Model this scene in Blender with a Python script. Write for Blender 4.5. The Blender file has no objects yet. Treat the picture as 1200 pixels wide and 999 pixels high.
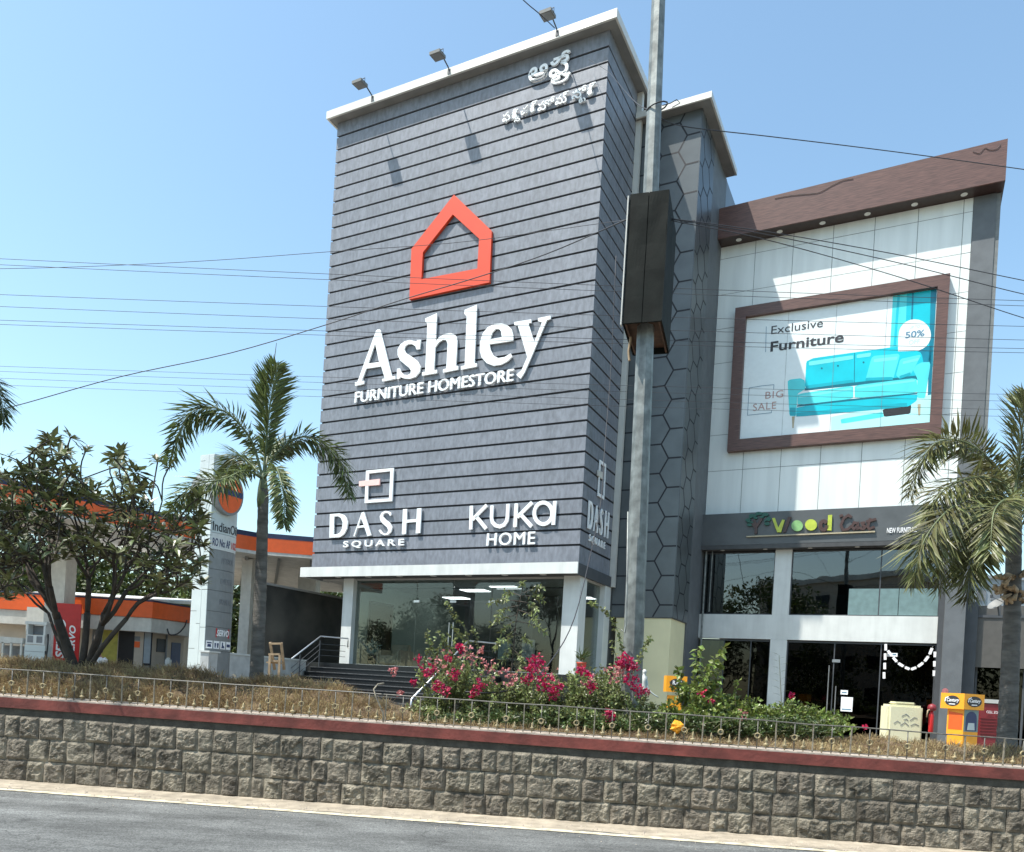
import bpy, bmesh, math, random
from mathutils import Vector, Matrix, noise
from mathutils.geometry import tessellate_polygon
random.seed(11)
R = random.random
def U(a, b): return a + (b - a) * R()
SC = bpy.context.scene
COL = SC.collection
# ---------------------------------------------------------------- camera, sky, sun, exposure
FPX, PX, PY, TR, EYE = 917.0, 600.0, 802.7, 0.0587, 1.6
ROLL = math.atan(TR); CR, SR = math.cos(ROLL), math.sin(ROLL)
cam = bpy.data.cameras.new('camera'); camo = bpy.data.objects.new('camera', cam); COL.objects.link(camo)
cam.sensor_fit = 'HORIZONTAL'; cam.sensor_width = 36; cam.lens = FPX / 1200 * 36
cam.shift_y = (PY - 499.5) / 1200; cam.clip_end = 2000; cam.clip_start = 0.05
camo.matrix_world = Matrix(((CR, -SR, 0, 0), (0, 0, -1, 0), (SR, CR, 0, EYE), (0, 0, 0, 1)))
SC.camera = camo
DF = Vector((1803., -917, 0)).normalized(); DS = Vector((-DF.y, DF.x, 0))
SUNDIR = DF * .35 + DS * .40 - Vector((0, 0, 1))
w = bpy.data.worlds.new('World'); SC.world = w; w.use_nodes = True
nt = w.node_tree; bg = nt.nodes['Background']
sky = nt.nodes.new('ShaderNodeTexSky'); sky.sky_type = 'NISHITA'; sky.sun_disc = False
toS = -SUNDIR.normalized()
sky.sun_elevation = math.asin(toS.z); sky.sun_rotation = math.atan2(toS.x, toS.y)
sky.air_density = 1.25; sky.dust_density = 1.6; sky.ozone_density = 1.2; sky.altitude = 300
tint = nt.nodes.new('ShaderNodeMix'); tint.data_type = 'RGBA'; tint.blend_type = 'MULTIPLY'; tint.inputs['Factor'].default_value = 1
tint.inputs['B'].default_value = (.90, 1.0, .945, 1)       # pale cyan summer sky
nt.links.new(sky.outputs[0], tint.inputs['A']); nt.links.new(tint.outputs['Result'], bg.inputs[0]); bg.inputs[1].default_value = 0.15
sl = bpy.data.lights.new('sun', 'SUN'); sl.energy = 3.9; sl.angle = math.radians(.5); sl.color = (1, .955, .88)
so = bpy.data.objects.new('sun', sl); COL.objects.link(so)
so.rotation_euler = SUNDIR.to_track_quat('-Z', 'Y').to_euler(); so.location = (-20, -10, 40)
vs = SC.view_settings; vs.view_transform = 'Standard'; vs.look = 'None'; vs.exposure = 0.87; vs.gamma = 1; vs.use_curve_mapping = False

# ---------------------------------------------------------------- coordinates
def ray(x, y):
    dx, dy = x - PX, y - PY
    return Vector(((dx * CR + dy * SR) / FPX, 1, (dx * SR - dy * CR) / FPX))
def at(x, y, d): return Vector((0, 0, EYE)) + ray(x, y) * d
O = at(683, 660, 24); OZ = Vector((O.x, O.y, 0))
def F(s, d, z): return OZ + DF * s + DS * d + Vector((0, 0, z))
def _pl(x, y, p, n):
    q = ray(x, y); o = Vector((0, 0, EYE)); return o + q * ((p - o).dot(n) / q.dot(n))
def fac(x, y, d=0):
    p = _pl(x, y, F(0, d, 0), DS) ; r = p - OZ; return r.dot(DF), r.z
def sid(x, y, s=0):
    p = _pl(x, y, F(s, 0, 0), DF); r = p - OZ; return r.dot(DS), r.z
def front(d): return lambda u, v, w_: F(u, d - w_, v)          # facing the road
def right(s): return lambda u, v, w_: F(s + w_, u, v)          # facing along the street, to the right
# ---------------------------------------------------------------- mesh builder
class MB:
    def __init__(s): s.v = []; s.f = []; s.m = []
    def add(s, vs_, fs, m=0):
        b = len(s.v); s.v += [tuple(p) for p in vs_]
        for f in fs: s.f.append(tuple(i + b for i in f)); s.m.append(m)
    def hexa(s, c, m=0):
        s.add(c, [(0, 3, 2, 1), (4, 5, 6, 7), (0, 1, 5, 4), (1, 2, 6, 5), (2, 3, 7, 6), (3, 0, 4, 7)], m)
    def boxF(s, s0, s1, d0, d1, z0, z1, m=0):
        s.hexa([F(s0, d0, z0), F(s1, d0, z0), F(s1, d1, z0), F(s0, d1, z0), F(s0, d0, z1), F(s1, d0, z1), F(s1, d1, z1), F(s0, d1, z1)], m)
    def box(s, c, sz, ex=Vector((1, 0, 0)), m=0, ez=Vector((0, 0, 1))):
        ex = ex.normalized(); ey = ez.cross(ex).normalized(); c = Vector(c); a, b, h = sz[0] / 2, sz[1] / 2, sz[2] / 2
        s.hexa([c + ex * (i * a) + ey * (j * b) + ez * (k * h) for k in (-1, 1) for i, j in ((-1, -1), (1, -1), (1, 1), (-1, 1))], m)
    def bar(s, a, b, t, t2=None, m=0):
        a, b = Vector(a), Vector(b); e = (b - a); L = e.length
        if L < 1e-6: return
        e /= L; up = Vector((0, 0, 1)) if abs(e.z) < .95 else Vector((1, 0, 0))
        x = e.cross(up).normalized(); y = x.cross(e); t2 = t2 or t
        c = []
        for p in (a, b): c += [p + x * (i * t / 2) + y * (j * t2 / 2) for i, j in ((-1, -1), (1, -1), (1, 1), (-1, 1))]
        s.hexa(c, m)
    def tube(s, pts, rad, n=8, m=0, cap=True, jit=0):
        pts = [Vector(p) for p in pts]
        if not hasattr(rad, '__len__'): rad = [rad] * len(pts)
        vs_ = []; ref = None
        for i, p in enumerate(pts):
            t = (pts[min(i + 1, len(pts) - 1)] - pts[max(i - 1, 0)]).normalized()
            if ref is None:
                ref = t.cross(Vector((0, 0, 1)) if abs(t.z) < .9 else Vector((1, 0, 0))).normalized()
            ref = (ref - t * ref.dot(t)).normalized(); b = t.cross(ref)
            for k in range(n):
                a = 2 * math.pi * k / n; r = rad[i] * (1 + U(-jit, jit))
                vs_.append(p + ref * (math.cos(a) * r) + b * (math.sin(a) * r))
        fs = [(i * n + k, i * n + (k + 1) % n, (i + 1) * n + (k + 1) % n, (i + 1) * n + k) for i in range(len(pts) - 1) for k in range(n)]
        if cap: fs += [tuple(range(n - 1, -1, -1)), tuple(range((len(pts) - 1) * n, len(pts) * n))]
        s.add(vs_, fs, m)
    def lathe(s, c, prof, n=12, m=0):
        s.tube([Vector(c) + Vector((0, 0, z + i * 1e-6)) for i, (r, z) in enumerate(prof)], [max(r, 1e-4) for r, z in prof], n, m)
    def prism(s, outer, fr, w0, w1, holes=(), m=0):
        loops = [list(outer)] + [list(h) for h in holes]
        flat = [p for l in loops for p in l]; N = len(flat)
        tris = tessellate_polygon([[Vector((p[0], p[1], 0)) for p in l] for l in loops])
        vs_ = [fr(p[0], p[1], w1) for p in flat] + [fr(p[0], p[1], w0) for p in flat]
        fs = [tuple(t) for t in tris] + [tuple(i + N for i in reversed(t)) for t in tris]
        b = 0
        for l in loops:
            k = len(l)
            for i in range(k): fs.append((b + i, b + (i + 1) % k, b + (i + 1) % k + N, b + i + N))
            b += k
        s.add(vs_, fs, m)
    def ribbon(s, pts, wd, fr, w0, w1, m=0, closed=False):
        P = [Vector((p[0], p[1])) for p in pts]; n = len(P)
        if not hasattr(wd, '__len__'): wd = [wd] * n
        Lf, Rt = [], []
        for i in range(n):
            a = P[i - 1] if (i or closed) else P[i]; c = P[(i + 1) % n] if (i < n - 1 or closed) else P[i]
            d1 = (P[i] - a); d2 = (c - P[i])
            d1 = d1.normalized() if d1.length > 1e-9 else None; d2 = d2.normalized() if d2.length > 1e-9 else None
            d1 = d1 or d2; d2 = d2 or d1
            t = (d1 + d2); t = t.normalized() if t.length > 1e-6 else d1
            nn = Vector((-t.y, t.x)); k = max(.5, nn.dot(Vector((-d1.y, d1.x))))
            Lf.append(P[i] + nn * (wd[i] / 2 / k)); Rt.append(P[i] - nn * (wd[i] / 2 / k))
        vs_ = []
        for i in range(n): vs_ += [fr(Lf[i].x, Lf[i].y, w1), fr(Rt[i].x, Rt[i].y, w1), fr(Rt[i].x, Rt[i].y, w0), fr(Lf[i].x, Lf[i].y, w0)]
        fs = []
        for i in range(n if closed else n - 1):
            j = (i + 1) % n
            for k in range(4): fs.append((i * 4 + k, i * 4 + (k + 1) % 4, j * 4 + (k + 1) % 4, j * 4 + k))
        if not closed: fs += [(0, 1, 2, 3), ((n - 1) * 4 + 3, (n - 1) * 4 + 2, (n - 1) * 4 + 1, (n - 1) * 4)]
        s.add(vs_, fs, m)
ORG = {}
def obj(name, mb, mats, parent=None, smooth=False, recalc=True, bevel=0):
    o0 = ORG.get(parent.name, Vector()) if parent else Vector()
    me = bpy.data.meshes.new(name)
    me.from_pydata([(p[0] - o0.x, p[1] - o0.y, p[2] - o0.z) for p in mb.v], [], mb.f)
    if not isinstance(mats, (list, tuple)): mats = [mats]
    for mt in mats: me.materials.append(mt)
    if len(mats) > 1: me.polygons.foreach_set('material_index', mb.m)
    if recalc:
        bm = bmesh.new(); bm.from_mesh(me); bmesh.ops.recalc_face_normals(bm, faces=bm.faces)
        if bevel: bmesh.ops.bevel(bm, geom=[e for e in bm.edges], offset=bevel, segments=2, affect='EDGES', clamp_overlap=True)
        bm.to_mesh(me); bm.free()
    if smooth: me.polygons.foreach_set('use_smooth', [True] * len(me.polygons))
    o = bpy.data.objects.new(name, me); COL.objects.link(o)
    if parent: o.parent = parent; ORG[o.name] = o0
    return o
def tag(o, label, cat, group=None, kind=None):
    o['label'] = label; o['category'] = cat
    if group: o['group'] = group
    if kind: o['kind'] = kind
    return o
def thing(name, label, cat, loc=(0, 0, 0), group=None):
    o = bpy.data.objects.new(name, None); COL.objects.link(o); o.location = loc; ORG[o.name] = Vector(loc)
    o.empty_display_size = .2
    return tag(o, label, cat, group)
def struct(name, mb, mats, **k):
    o = obj(name, mb, mats, **k); o['kind'] = 'structure'; return o
def copy_tree(o, parent=None):
    c = o.copy(); COL.objects.link(c)
    if parent: c.parent = parent
    for ch in list(o.children): copy_tree(ch, c)
    return c
# ---------------------------------------------------------------- materials
def pm(name, col, rough=.6, var=.12, scale=6, bump=0, bscale=40, metal=0, island=0, stretch=(1, 1, 1), transl=0, spec=.5, emit=0, detail=5, col2=None, lo=.35, hi=.65):
    m = bpy.data.materials.new(name); m.use_nodes = True; t = m.node_tree; L = t.links.new; N = t.nodes.new
    b = t.nodes['Principled BSDF']; b.inputs['Roughness'].default_value = rough; b.inputs['Metallic'].default_value = metal
    b.inputs['Specular IOR Level'].default_value = spec
    tc = N('ShaderNodeTexCoord'); mp = N('ShaderNodeMapping'); mp.inputs['Scale'].default_value = stretch
    L(tc.outputs['Object'], mp.inputs[0])
    no = N('ShaderNodeTexNoise'); no.inputs['Scale'].default_value = scale; no.inputs['Detail'].default_value = detail; L(mp.outputs[0], no.inputs[0])
    mr = N('ShaderNodeMapRange'); mr.inputs[1].default_value = lo; mr.inputs[2].default_value = hi; L(no.outputs['Fac'], mr.inputs[0])
    mx = N('ShaderNodeMix'); mx.data_type = 'RGBA'
    a = tuple(c * (1 - var) for c in col); c2 = col2 or tuple(min(1, c * (1 + var)) for c in col)
    mx.inputs['A'].default_value = (*a, 1); mx.inputs['B'].default_value = (*c2, 1); L(mr.outputs[0], mx.inputs['Factor'])
    out = mx.outputs['Result']
    if island:
        ge = N('ShaderNodeNewGeometry'); hs = N('ShaderNodeHueSaturation'); m1 = N('ShaderNodeMapRange')
        m1.inputs[3].default_value = 1 - island; m1.inputs[4].default_value = 1 + island
        L(ge.outputs['Random Per Island'], m1.inputs[0]); L(m1.outputs[0], hs.inputs['Value'])
        m2 = N('ShaderNodeMath'); m2.operation = 'MULTIPLY_ADD'; m2.inputs[1].default_value = .05 * min(1, island * 2); m2.inputs[2].default_value = .5 - .025 * min(1, island * 2)
        L(ge.outputs['Random Per Island'], m2.inputs[0]); L(m2.outputs[0], hs.inputs['Hue'])
        L(out, hs.inputs['Color']); out = hs.outputs[0]
    L(out, b.inputs['Base Color'])
    if bump:
        n2 = N('ShaderNodeTexNoise'); n2.inputs['Scale'].default_value = bscale; n2.inputs['Detail'].default_value = 6; L(mp.outputs[0], n2.inputs[0])
        bu = N('ShaderNodeBump'); bu.inputs['Strength'].default_value = bump; bu.inputs['Distance'].default_value = .02
        L(n2.outputs['Fac'], bu.inputs['Height']); L(bu.outputs[0], b.inputs['Normal'])
    if emit:
        b.inputs['Emission Color'].default_value = (*col, 1); b.inputs['Emission Strength'].default_value = emit
    if transl:
        tr = N('ShaderNodeBsdfTranslucent'); L(out, tr.inputs[0]); ms = N('ShaderNodeMixShader'); ms.inputs[0].default_value = transl
        L(b.outputs[0], ms.inputs[1]); L(tr.outputs[0], ms.inputs[2]); L(ms.outputs[0], t.nodes['Material Output'].inputs[0])
    return m
def glass(name, tint, ior=1.5, boost=1.0, base=.0, refl=(1, 1, 1)):
    m = bpy.data.materials.new(name); m.use_nodes = True; t = m.node_tree; L = t.links.new; N = t.nodes.new
    for n in list(t.nodes):
        if n.type == 'BSDF_PRINCIPLED': t.nodes.remove(n)
    tr = N('ShaderNodeBsdfTransparent'); tr.inputs[0].default_value = (*tint, 1)
    gl = N('ShaderNodeBsdfGlossy'); gl.inputs['Roughness'].default_value = .012; gl.inputs[0].default_value = (*refl, 1)
    tc = N('ShaderNodeTexCoord'); no = N('ShaderNodeTexNoise'); no.inputs['Scale'].default_value = .7; L(tc.outputs['Object'], no.inputs[0])
    bu = N('ShaderNodeBump'); bu.inputs['Strength'].default_value = .03; bu.inputs['Distance'].default_value = .1; L(no.outputs['Fac'], bu.inputs['Height']); L(bu.outputs[0], gl.inputs['Normal'])
    fr = N('ShaderNodeFresnel'); fr.inputs[0].default_value = ior
    ma = N('ShaderNodeMath'); ma.operation = 'MULTIPLY_ADD'; ma.inputs[1].default_value = boost; ma.inputs[2].default_value = base; ma.use_clamp = True; L(fr.outputs[0], ma.inputs[0])
    ms = N('ShaderNodeMixShader'); L(ma.outputs[0], ms.inputs[0]); L(tr.outputs[0], ms.inputs[1]); L(gl.outputs[0], ms.inputs[2])
    L(ms.outputs[0], t.nodes['Material Output'].inputs[0]); return m
M = dict(
    panel=pm('grey cladding', (.180, .194, .222), .45, .16, 4.5, .3, 30, island=.06, stretch=(2.2, 2.2, .9)),
    groove=pm('dark groove', (.012, .013, .018), .7),
    cornice=pm('aluminium cornice', (.62, .61, .56), .38, .07, 1.5, metal=0.15),
    soffit=pm('grey soffit', (.2, .2, .19), .6, .1, 2),
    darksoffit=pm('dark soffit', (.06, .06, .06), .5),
    white=pm('white paint', (.64, .66, .635), .5, .05, 2),
    letter=pm('white sign letter', (.86, .88, .88), .35, .03, 3),
    letterside=pm('sign letter return', (.05, .05, .055), .5),
    pink=pm('pink sign bar', (.85, .55, .5), .4, .03),
    orange=pm('orange emblem', (.66, .062, .018), .42, .04, 2),
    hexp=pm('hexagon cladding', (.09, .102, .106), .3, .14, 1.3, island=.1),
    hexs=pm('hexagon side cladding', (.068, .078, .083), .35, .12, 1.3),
    yellow=pm('cream yellow paint', (.72, .67, .42), .7, .05, 1.2),
    acp=pm('white composite panel', (.735, .77, .745), .32, .06, 1.4, stretch=(2.2, 2.2, .22), island=.018, detail=8),
    joint=pm('panel joint', (.16, .17, .17), .7),
    brown=pm('brown wood grain', (.115, .058, .046), .42, .28, 5, stretch=(.6, .6, 9)),
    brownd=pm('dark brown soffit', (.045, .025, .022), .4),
    band=pm('charcoal panel', (.088, .094, .096), .4, .1, 2),
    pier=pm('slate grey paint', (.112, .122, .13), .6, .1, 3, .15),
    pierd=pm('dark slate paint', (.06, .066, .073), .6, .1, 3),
    steel=pm('galvanised steel', (.20, .215, .205), .55, .3, 7, .1, 30, .35),
    chrome=pm('brushed steel', (.6, .6, .6), .3, .05, 4, metal=.9),
    boxp=pm('dark sheet metal', (.011, .013, .0115), .8, .3, 3, .2, 9, spec=.15),
    boxin=pm('rusty sheet', (.075, .04, .025), .8, .4, 6),
    steps=pm('black granite', (.012, .013, .014), .3, .2, 20),
    nosing_sheen=pm('granite tread with sky sheen', (.085, .088, .09), .3, .25, 12),  # treads lightened: sky reflection on the step edges put into the colour
    floor=pm('showroom floor', (.45, .43, .4), .25),
    iwall=pm('showroom wall', (.42, .42, .4), .7, .04),
    igreen=pm('showroom pale green wall', (.4, .5, .47), .6, .04),
    black=pm('black', (.012, .012, .013), .5),
    cream=pm('cream upholstery', (.55, .47, .36), .8),
    sage=pm('grey green upholstery', (.32, .38, .36), .8),
    greyc=pm('grey upholstery', (.4, .4, .39), .8),
    lit=pm('lit ceiling panel', (.9, .93, .95), .5, 0, emit=3),
    downl=pm('downlight lens', (.75, .75, .7), .3, 0),
    asphalt=None,
    shoulder=pm('dusty sand', (.35, .30, .23), .95, .16, 7, .5, 40),
    line=pm('worn cream road paint', (.46, .41, .30), .8, .45, 7, lo=.3, hi=.6),
    ground=pm('dusty ground', (.22, .195, .165), .95, .15, .6, .3, 8),
    soil=pm('dry soil', (.11, .075, .042), .95, .3, 5, .5, 20),
    stone=pm('rough granite', (.190, .166, .128), .9, .5, 7, .9, 60, island=.14),
    mortar=pm('grey mortar', (.07, .063, .05), .95, .25, 9, .4, 30),
    coping=pm('red oxide paint', (.175, .042, .032), .6, .3, 4, .25, 25),
    dust=pm('dusty cement', (.40, .34, .28), .95, .25, 12, .3, 40),
    iron=pm('weathered white iron', (.23, .20, .15), .6, .35, 25),
    ironr=pm('grey iron rail', (.12, .112, .095), .5, .3, 20),
    gold=pm('gold painted finial', (.29, .235, .13), .7, .5, 30),
    grassd=pm('dry grass', (.36, .245, .125), .8, .3, 1.2, island=.45, transl=.25, col2=(.40, .30, .16)),
    palmleaf=pm('palm leaflet', (.11, .14, .047), .42, .3, 2, island=.35, transl=.25),
    palmdry=pm('yellowing palm leaflet', (.225, .215, .09), .42, .35, 2.2, island=.45, transl=.25, col2=(.15, .165, .06)),
    palmtrunk=pm('palm bark', (.118, .11, .098), .9, .3, 5, .6, 18, stretch=(1, 1, 3)),
    crownshaft=pm('green crownshaft', (.13, .16, .075), .5, .2, 4),
    bark=pm('grey brown bark', (.06, .048, .038), .9, .3, 8, .5, 25),
    frangi=pm('frangipani leaf', (.13, .165, .06), .38, .4, 2, island=.5, transl=.2, col2=(.15, .16, .07)),
    petal=pm('white petal', (.8, .8, .72), .6),
    bleaf=pm('bougainvillea leaf', (.21, .24, .09), .32, .35, 3, island=.55, transl=.3),
    bleafd=pm('dark shrub leaf', (.07, .10, .03), .4, .3, 3, island=.45, transl=.25),
    sleaf=pm('bright shrub leaf', (.17, .215, .05), .38, .3, 3, island=.5, transl=.3),
    bract=pm('magenta bract', (.42, .012, .085), .5, .3, 8, island=.35, transl=.3),
    pale=pm('faded pink bract', (.55, .2, .2), .5, .2, 8, island=.3, transl=.3),
    treeleaf=pm('distant foliage', (.05, .075, .018), .5, .35, .5, island=.4, transl=.25, col2=(.085, .115, .025)),
    stem=pm('green brown stem', (.12, .12, .06), .8, .2),
    cable=pm('black cable', (.03, .03, .035), .6, 0),
    ioc=pm('orange canopy fascia', (.80, .12, .018), .4, .05),
    navy=pm('navy trim', (.02, .03, .075), .5),
    cwhite=pm('off white paint', (.62, .61, .56), .6, .06),
    kwall=pm('beige plaster', (.50, .43, .35), .8, .08, 2),
    red=pm('red sign panel', (.52, .018, .018), .4, .06),
    red2=pm('terracotta red', (.42, .06, .03), .6, .1),
    redd=pm('dark red metal', (.22, .02, .025), .5, .1),
    tile=pm('white totem cladding', (.52, .58, .575), .3, .05, 2),
    tgrey=pm('grey totem panel', (.21, .22, .22), .35, .06),
    txt=pm('dark print', (.03, .03, .035), .5, 0),
    navytxt=pm('navy print', (.03, .045, .12), .5, 0),
    whitetxt=pm('white print', (.85, .85, .85), .5, 0),
    dwall=pm('blackened granite wall', (.022, .023, .025), .4, .5, .6, .2, 8, col2=(.075, .07, .06)),
    lowwall=pm('whitewashed concrete', (.45, .46, .45), .8, .15, 3),
    wood=pm('raw timber', (.36, .26, .16), .8, .2, 8),
    amber=pm('amber sign board', (.88, .36, .018), .45, .04),
    tank=pm('cream plastic', (.78, .74, .50), .4, .04, 2),
    poster=pm('poster white', (.78, .84, .84), .3, .02),
    teal=pm('poster turquoise', (.0, .50, .60), .3, .10, 1.2),
    teald=pm('poster deep teal', (.0, .20, .30), .3, .15, 2),
    teall=pm('poster light turquoise', (.08, .66, .70), .3, .08, 1.5),
    tealp=pm('poster pale turquoise', (.45, .82, .82), .3, .05, 1.5),
    tealh=pm('poster sofa highlight', (.16, .72, .76), .3, .06, 2), tealm=pm('poster sofa mid tone', (.0, .38, .47), .3, .06, 2),
    tealk=pm('poster dark seam', (.0, .14, .19), .3, 0),
    ptxt=pm('poster grey red print', (.48, .30, .27), .5, 0),
    pblue=pm('poster slate print', (.10, .22, .32), .5, 0),
    grn=pm('sign dark green', (.01, .09, .06), .4), lime=pm('sign lime', (.45, .52, .06), .35), sgrn=pm('sign green', (.22, .42, .16), .35),
    sbrown=pm('sign brown', (.07, .035, .028), .4), sbeige=pm('sign beige trim', (.42, .36, .24), .4),
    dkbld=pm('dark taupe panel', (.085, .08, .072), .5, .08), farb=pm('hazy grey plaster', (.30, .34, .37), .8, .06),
    skin=pm('skin', (.30, .16, .10), .6), hair=pm('black hair', (.01, .009, .008), .5), shirt=pm('white shirt', (.6, .6, .58), .8), trouser=pm('dark trousers', (.03, .03, .04), .8),
    ban=pm('yellow green banner', (.42, .38, .08), .6, .15), bluedoor=pm('blue door', (.03, .05, .12), .5), bin=pm('grey plastic', (.2, .21, .22), .6), frost=pm('frosted teal film', (.16, .24, .24), .3, .1),
    shopglass=glass('clear shop glass', (.72, .76, .75), 1.5, .52, .01), darkglass=glass('tinted glass', (.22, .23, .22), 1.5, .40, .01), upglass=glass('reflective glass', (.26, .31, .32), 1.5, 1.2, .06), kglass=glass('kiosk glass', (.4, .42, .42), 1.5, 1, .1),
)
def asphalt():
    m = pm('asphalt', (.128, .132, .127), .85, .26, .8, .5, 120, stretch=(.28, 1.9, 1), detail=10, lo=.3, hi=.7); t = m.node_tree; L = t.links.new; N = t.nodes.new; b = t.nodes['Principled BSDF']
    src = b.inputs['Base Color'].links[0].from_socket; tc = N('ShaderNodeTexCoord')
    v = N('ShaderNodeTexVoronoi'); v.inputs['Scale'].default_value = 85; L(tc.outputs['Object'], v.inputs[0])
    mr = N('ShaderNodeMapRange'); mr.inputs[3].default_value = .55; mr.inputs[4].default_value = 1.5; sep = N('ShaderNodeSeparateColor'); L(v.outputs['Color'], sep.inputs[0]); L(sep.outputs[0], mr.inputs[0])
    n2 = N('ShaderNodeTexNoise'); n2.inputs['Scale'].default_value = 9; n2.inputs['Detail'].default_value = 8; n2.inputs['Roughness'].default_value = .75
    mp = N('ShaderNodeMapping'); mp.inputs['Scale'].default_value = (.25, 2.2, 1); L(tc.outputs['Object'], mp.inputs[0]); L(mp.outputs[0], n2.inputs[0])
    m2 = N('ShaderNodeMapRange'); m2.inputs[1].default_value = .3; m2.inputs[2].default_value = .7; m2.inputs[3].default_value = .72; m2.inputs[4].default_value = 1.28; L(n2.outputs['Fac'], m2.inputs[0])
    mu = N('ShaderNodeMath'); mu.operation = 'MULTIPLY'; L(mr.outputs[0], mu.inputs[0]); L(m2.outputs[0], mu.inputs[1])
    n3 = N('ShaderNodeTexNoise'); n3.inputs['Scale'].default_value = 1.7; n3.inputs['Detail'].default_value = 7; n3.inputs['Roughness'].default_value = .65; m3p = N('ShaderNodeMapping'); m3p.inputs['Scale'].default_value = (.55, 1.3, 1); L(tc.outputs['Object'], m3p.inputs[0]); L(m3p.outputs[0], n3.inputs[0])
    m3 = N('ShaderNodeMapRange'); m3.inputs[1].default_value = .36; m3.inputs[2].default_value = .62; m3.inputs[3].default_value = .66; m3.inputs[4].default_value = 1.16; L(n3.outputs['Fac'], m3.inputs[0])
    mu2 = N('ShaderNodeMath'); mu2.operation = 'MULTIPLY'; L(mu.outputs[0], mu2.inputs[0]); L(m3.outputs[0], mu2.inputs[1])
    vo = N('ShaderNodeTexVoronoi'); vo.feature = 'DISTANCE_TO_EDGE'; vo.inputs['Scale'].default_value = .55; nd = N('ShaderNodeTexNoise'); nd.inputs['Scale'].default_value = 3; nd.inputs['Detail'].default_value = 6; L(tc.outputs['Object'], nd.inputs[0])
    va = N('ShaderNodeVectorMath'); va.operation = 'MULTIPLY_ADD'; va.inputs[1].default_value = (.5, .5, .5); L(nd.outputs['Color'], va.inputs[0]); L(tc.outputs['Object'], va.inputs[2]); L(va.outputs[0], vo.inputs[0])
    m4 = N('ShaderNodeMapRange'); m4.inputs[1].default_value = .0; m4.inputs[2].default_value = .007; m4.inputs[3].default_value = .55; m4.inputs[4].default_value = 1; L(vo.outputs[0], m4.inputs[0])
    mu3 = N('ShaderNodeMath'); mu3.operation = 'MULTIPLY'; L(mu2.outputs[0], mu3.inputs[0]); L(m4.outputs[0], mu3.inputs[1])
    hs = N('ShaderNodeHueSaturation'); L(src, hs.inputs['Color']); L(mu3.outputs[0], hs.inputs['Value']); L(hs.outputs[0], b.inputs['Base Color']); return m
M['asphalt'] = asphalt()
def weather(m, scale, stretch, lo, hi, a=.35, b_=.65):
    t = m.node_tree; L = t.links.new; N = t.nodes.new; b = t.nodes['Principled BSDF']; src = b.inputs['Base Color'].links[0].from_socket
    tc = N('ShaderNodeTexCoord'); mp = N('ShaderNodeMapping'); mp.inputs['Scale'].default_value = stretch; L(tc.outputs['Object'], mp.inputs[0])
    no = N('ShaderNodeTexNoise'); no.inputs['Scale'].default_value = scale; no.inputs['Detail'].default_value = 7; no.inputs['Roughness'].default_value = .6; L(mp.outputs[0], no.inputs[0])
    mr = N('ShaderNodeMapRange'); mr.inputs[1].default_value = a; mr.inputs[2].default_value = b_; mr.inputs[3].default_value = lo; mr.inputs[4].default_value = hi; L(no.outputs['Fac'], mr.inputs[0])
    hs = N('ShaderNodeHueSaturation'); L(src, hs.inputs['Color']); L(mr.outputs[0], hs.inputs['Value']); L(hs.outputs[0], b.inputs['Base Color'])
weather(M['panel'], 1.1, (1.6, 1.6, .10), .90, 1.07)
weather(M['stone'], 1.3, (1, 1, 1.6), .72, 1.14); weather(M['coping'], 2.2, (1, 1, 3), .78, 1.12); weather(M['white'], 1.6, (2, 2, .25), .90, 1.03)
weather(M['steel'], 3, (2, 2, .3), .75, 1.15); weather(M['cwhite'], 1.2, (1.5, 1.5, .3), .82, 1.05); weather(M['ioc'], .8, (1, 1, .4), .88, 1.05); weather(M['shoulder'], 2.5, (.6, 2, 1), .78, 1.12)
def smooth_path(pts, n=24):
    P = [Vector(p) for p in pts]; P = [P[0] * 2 - P[1]] + P + [P[-1] * 2 - P[-2]]; out = []; m = len(P) - 3
    for i in range(n + 1):
        t = i / n * m; k = min(int(t), m - 1); t -= k; a, b, c, d = P[k:k + 4]
        out.append(.5 * ((2 * b) + (c - a) * t + (2 * a - 5 * b + 4 * c - d) * t * t + (3 * b - a - 3 * c + d) * t ** 3))
    return out
# ---------------------------------------------------------------- lettering
_tc = {}
def glyphs(body, bold=0, shear=0, space=1):
    k = (body, bold, shear, space)
    if k not in _tc:
        cu = bpy.data.curves.new('t', 'FONT'); cu.body = body; cu.extrude = .5; cu.offset = bold; cu.shear = shear; cu.space_character = space; cu.resolution_u = 4
        o = bpy.data.objects.new('t', cu); COL.objects.link(o); dg = bpy.context.evaluated_depsgraph_get(); dg.update()
        me = o.evaluated_get(dg).to_mesh()
        vs_ = [v.co.copy() for v in me.vertices]; fs = [tuple(p.vertices) for p in me.polygons]
        bpy.data.objects.remove(o); bpy.data.curves.remove(cu)
        x0 = min(v.x for v in vs_); x1 = max(v.x for v in vs_); y0 = min(v.y for v in vs_); y1 = max(v.y for v in vs_)
        _tc[k] = ([((v.x - x0) / (x1 - x0), (v.y - y0) / (y1 - y0), v.z + .5) for v in vs_], fs)
    return _tc[k]
def text(mb, body, fr, u0, u1, v0, v1, w0, w1, m=0, rot=False, **k):
    vs_, fs = glyphs(body, **k)
    if rot: mb.add([fr(u1 - y * (u1 - u0), v0 + x * (v1 - v0), w0 + z * (w1 - w0)) for x, y, z in vs_], fs, m)
    else: mb.add([fr(u0 + x * (u1 - u0), v0 + y * (v1 - v0), w0 + z * (w1 - w0)) for x, y, z in vs_], fs, m)
def px2(pts, d, ox=0, oy=0, sc=1): return [fac(ox + x / sc, oy + y / sc, d) for x, y in pts]
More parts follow.
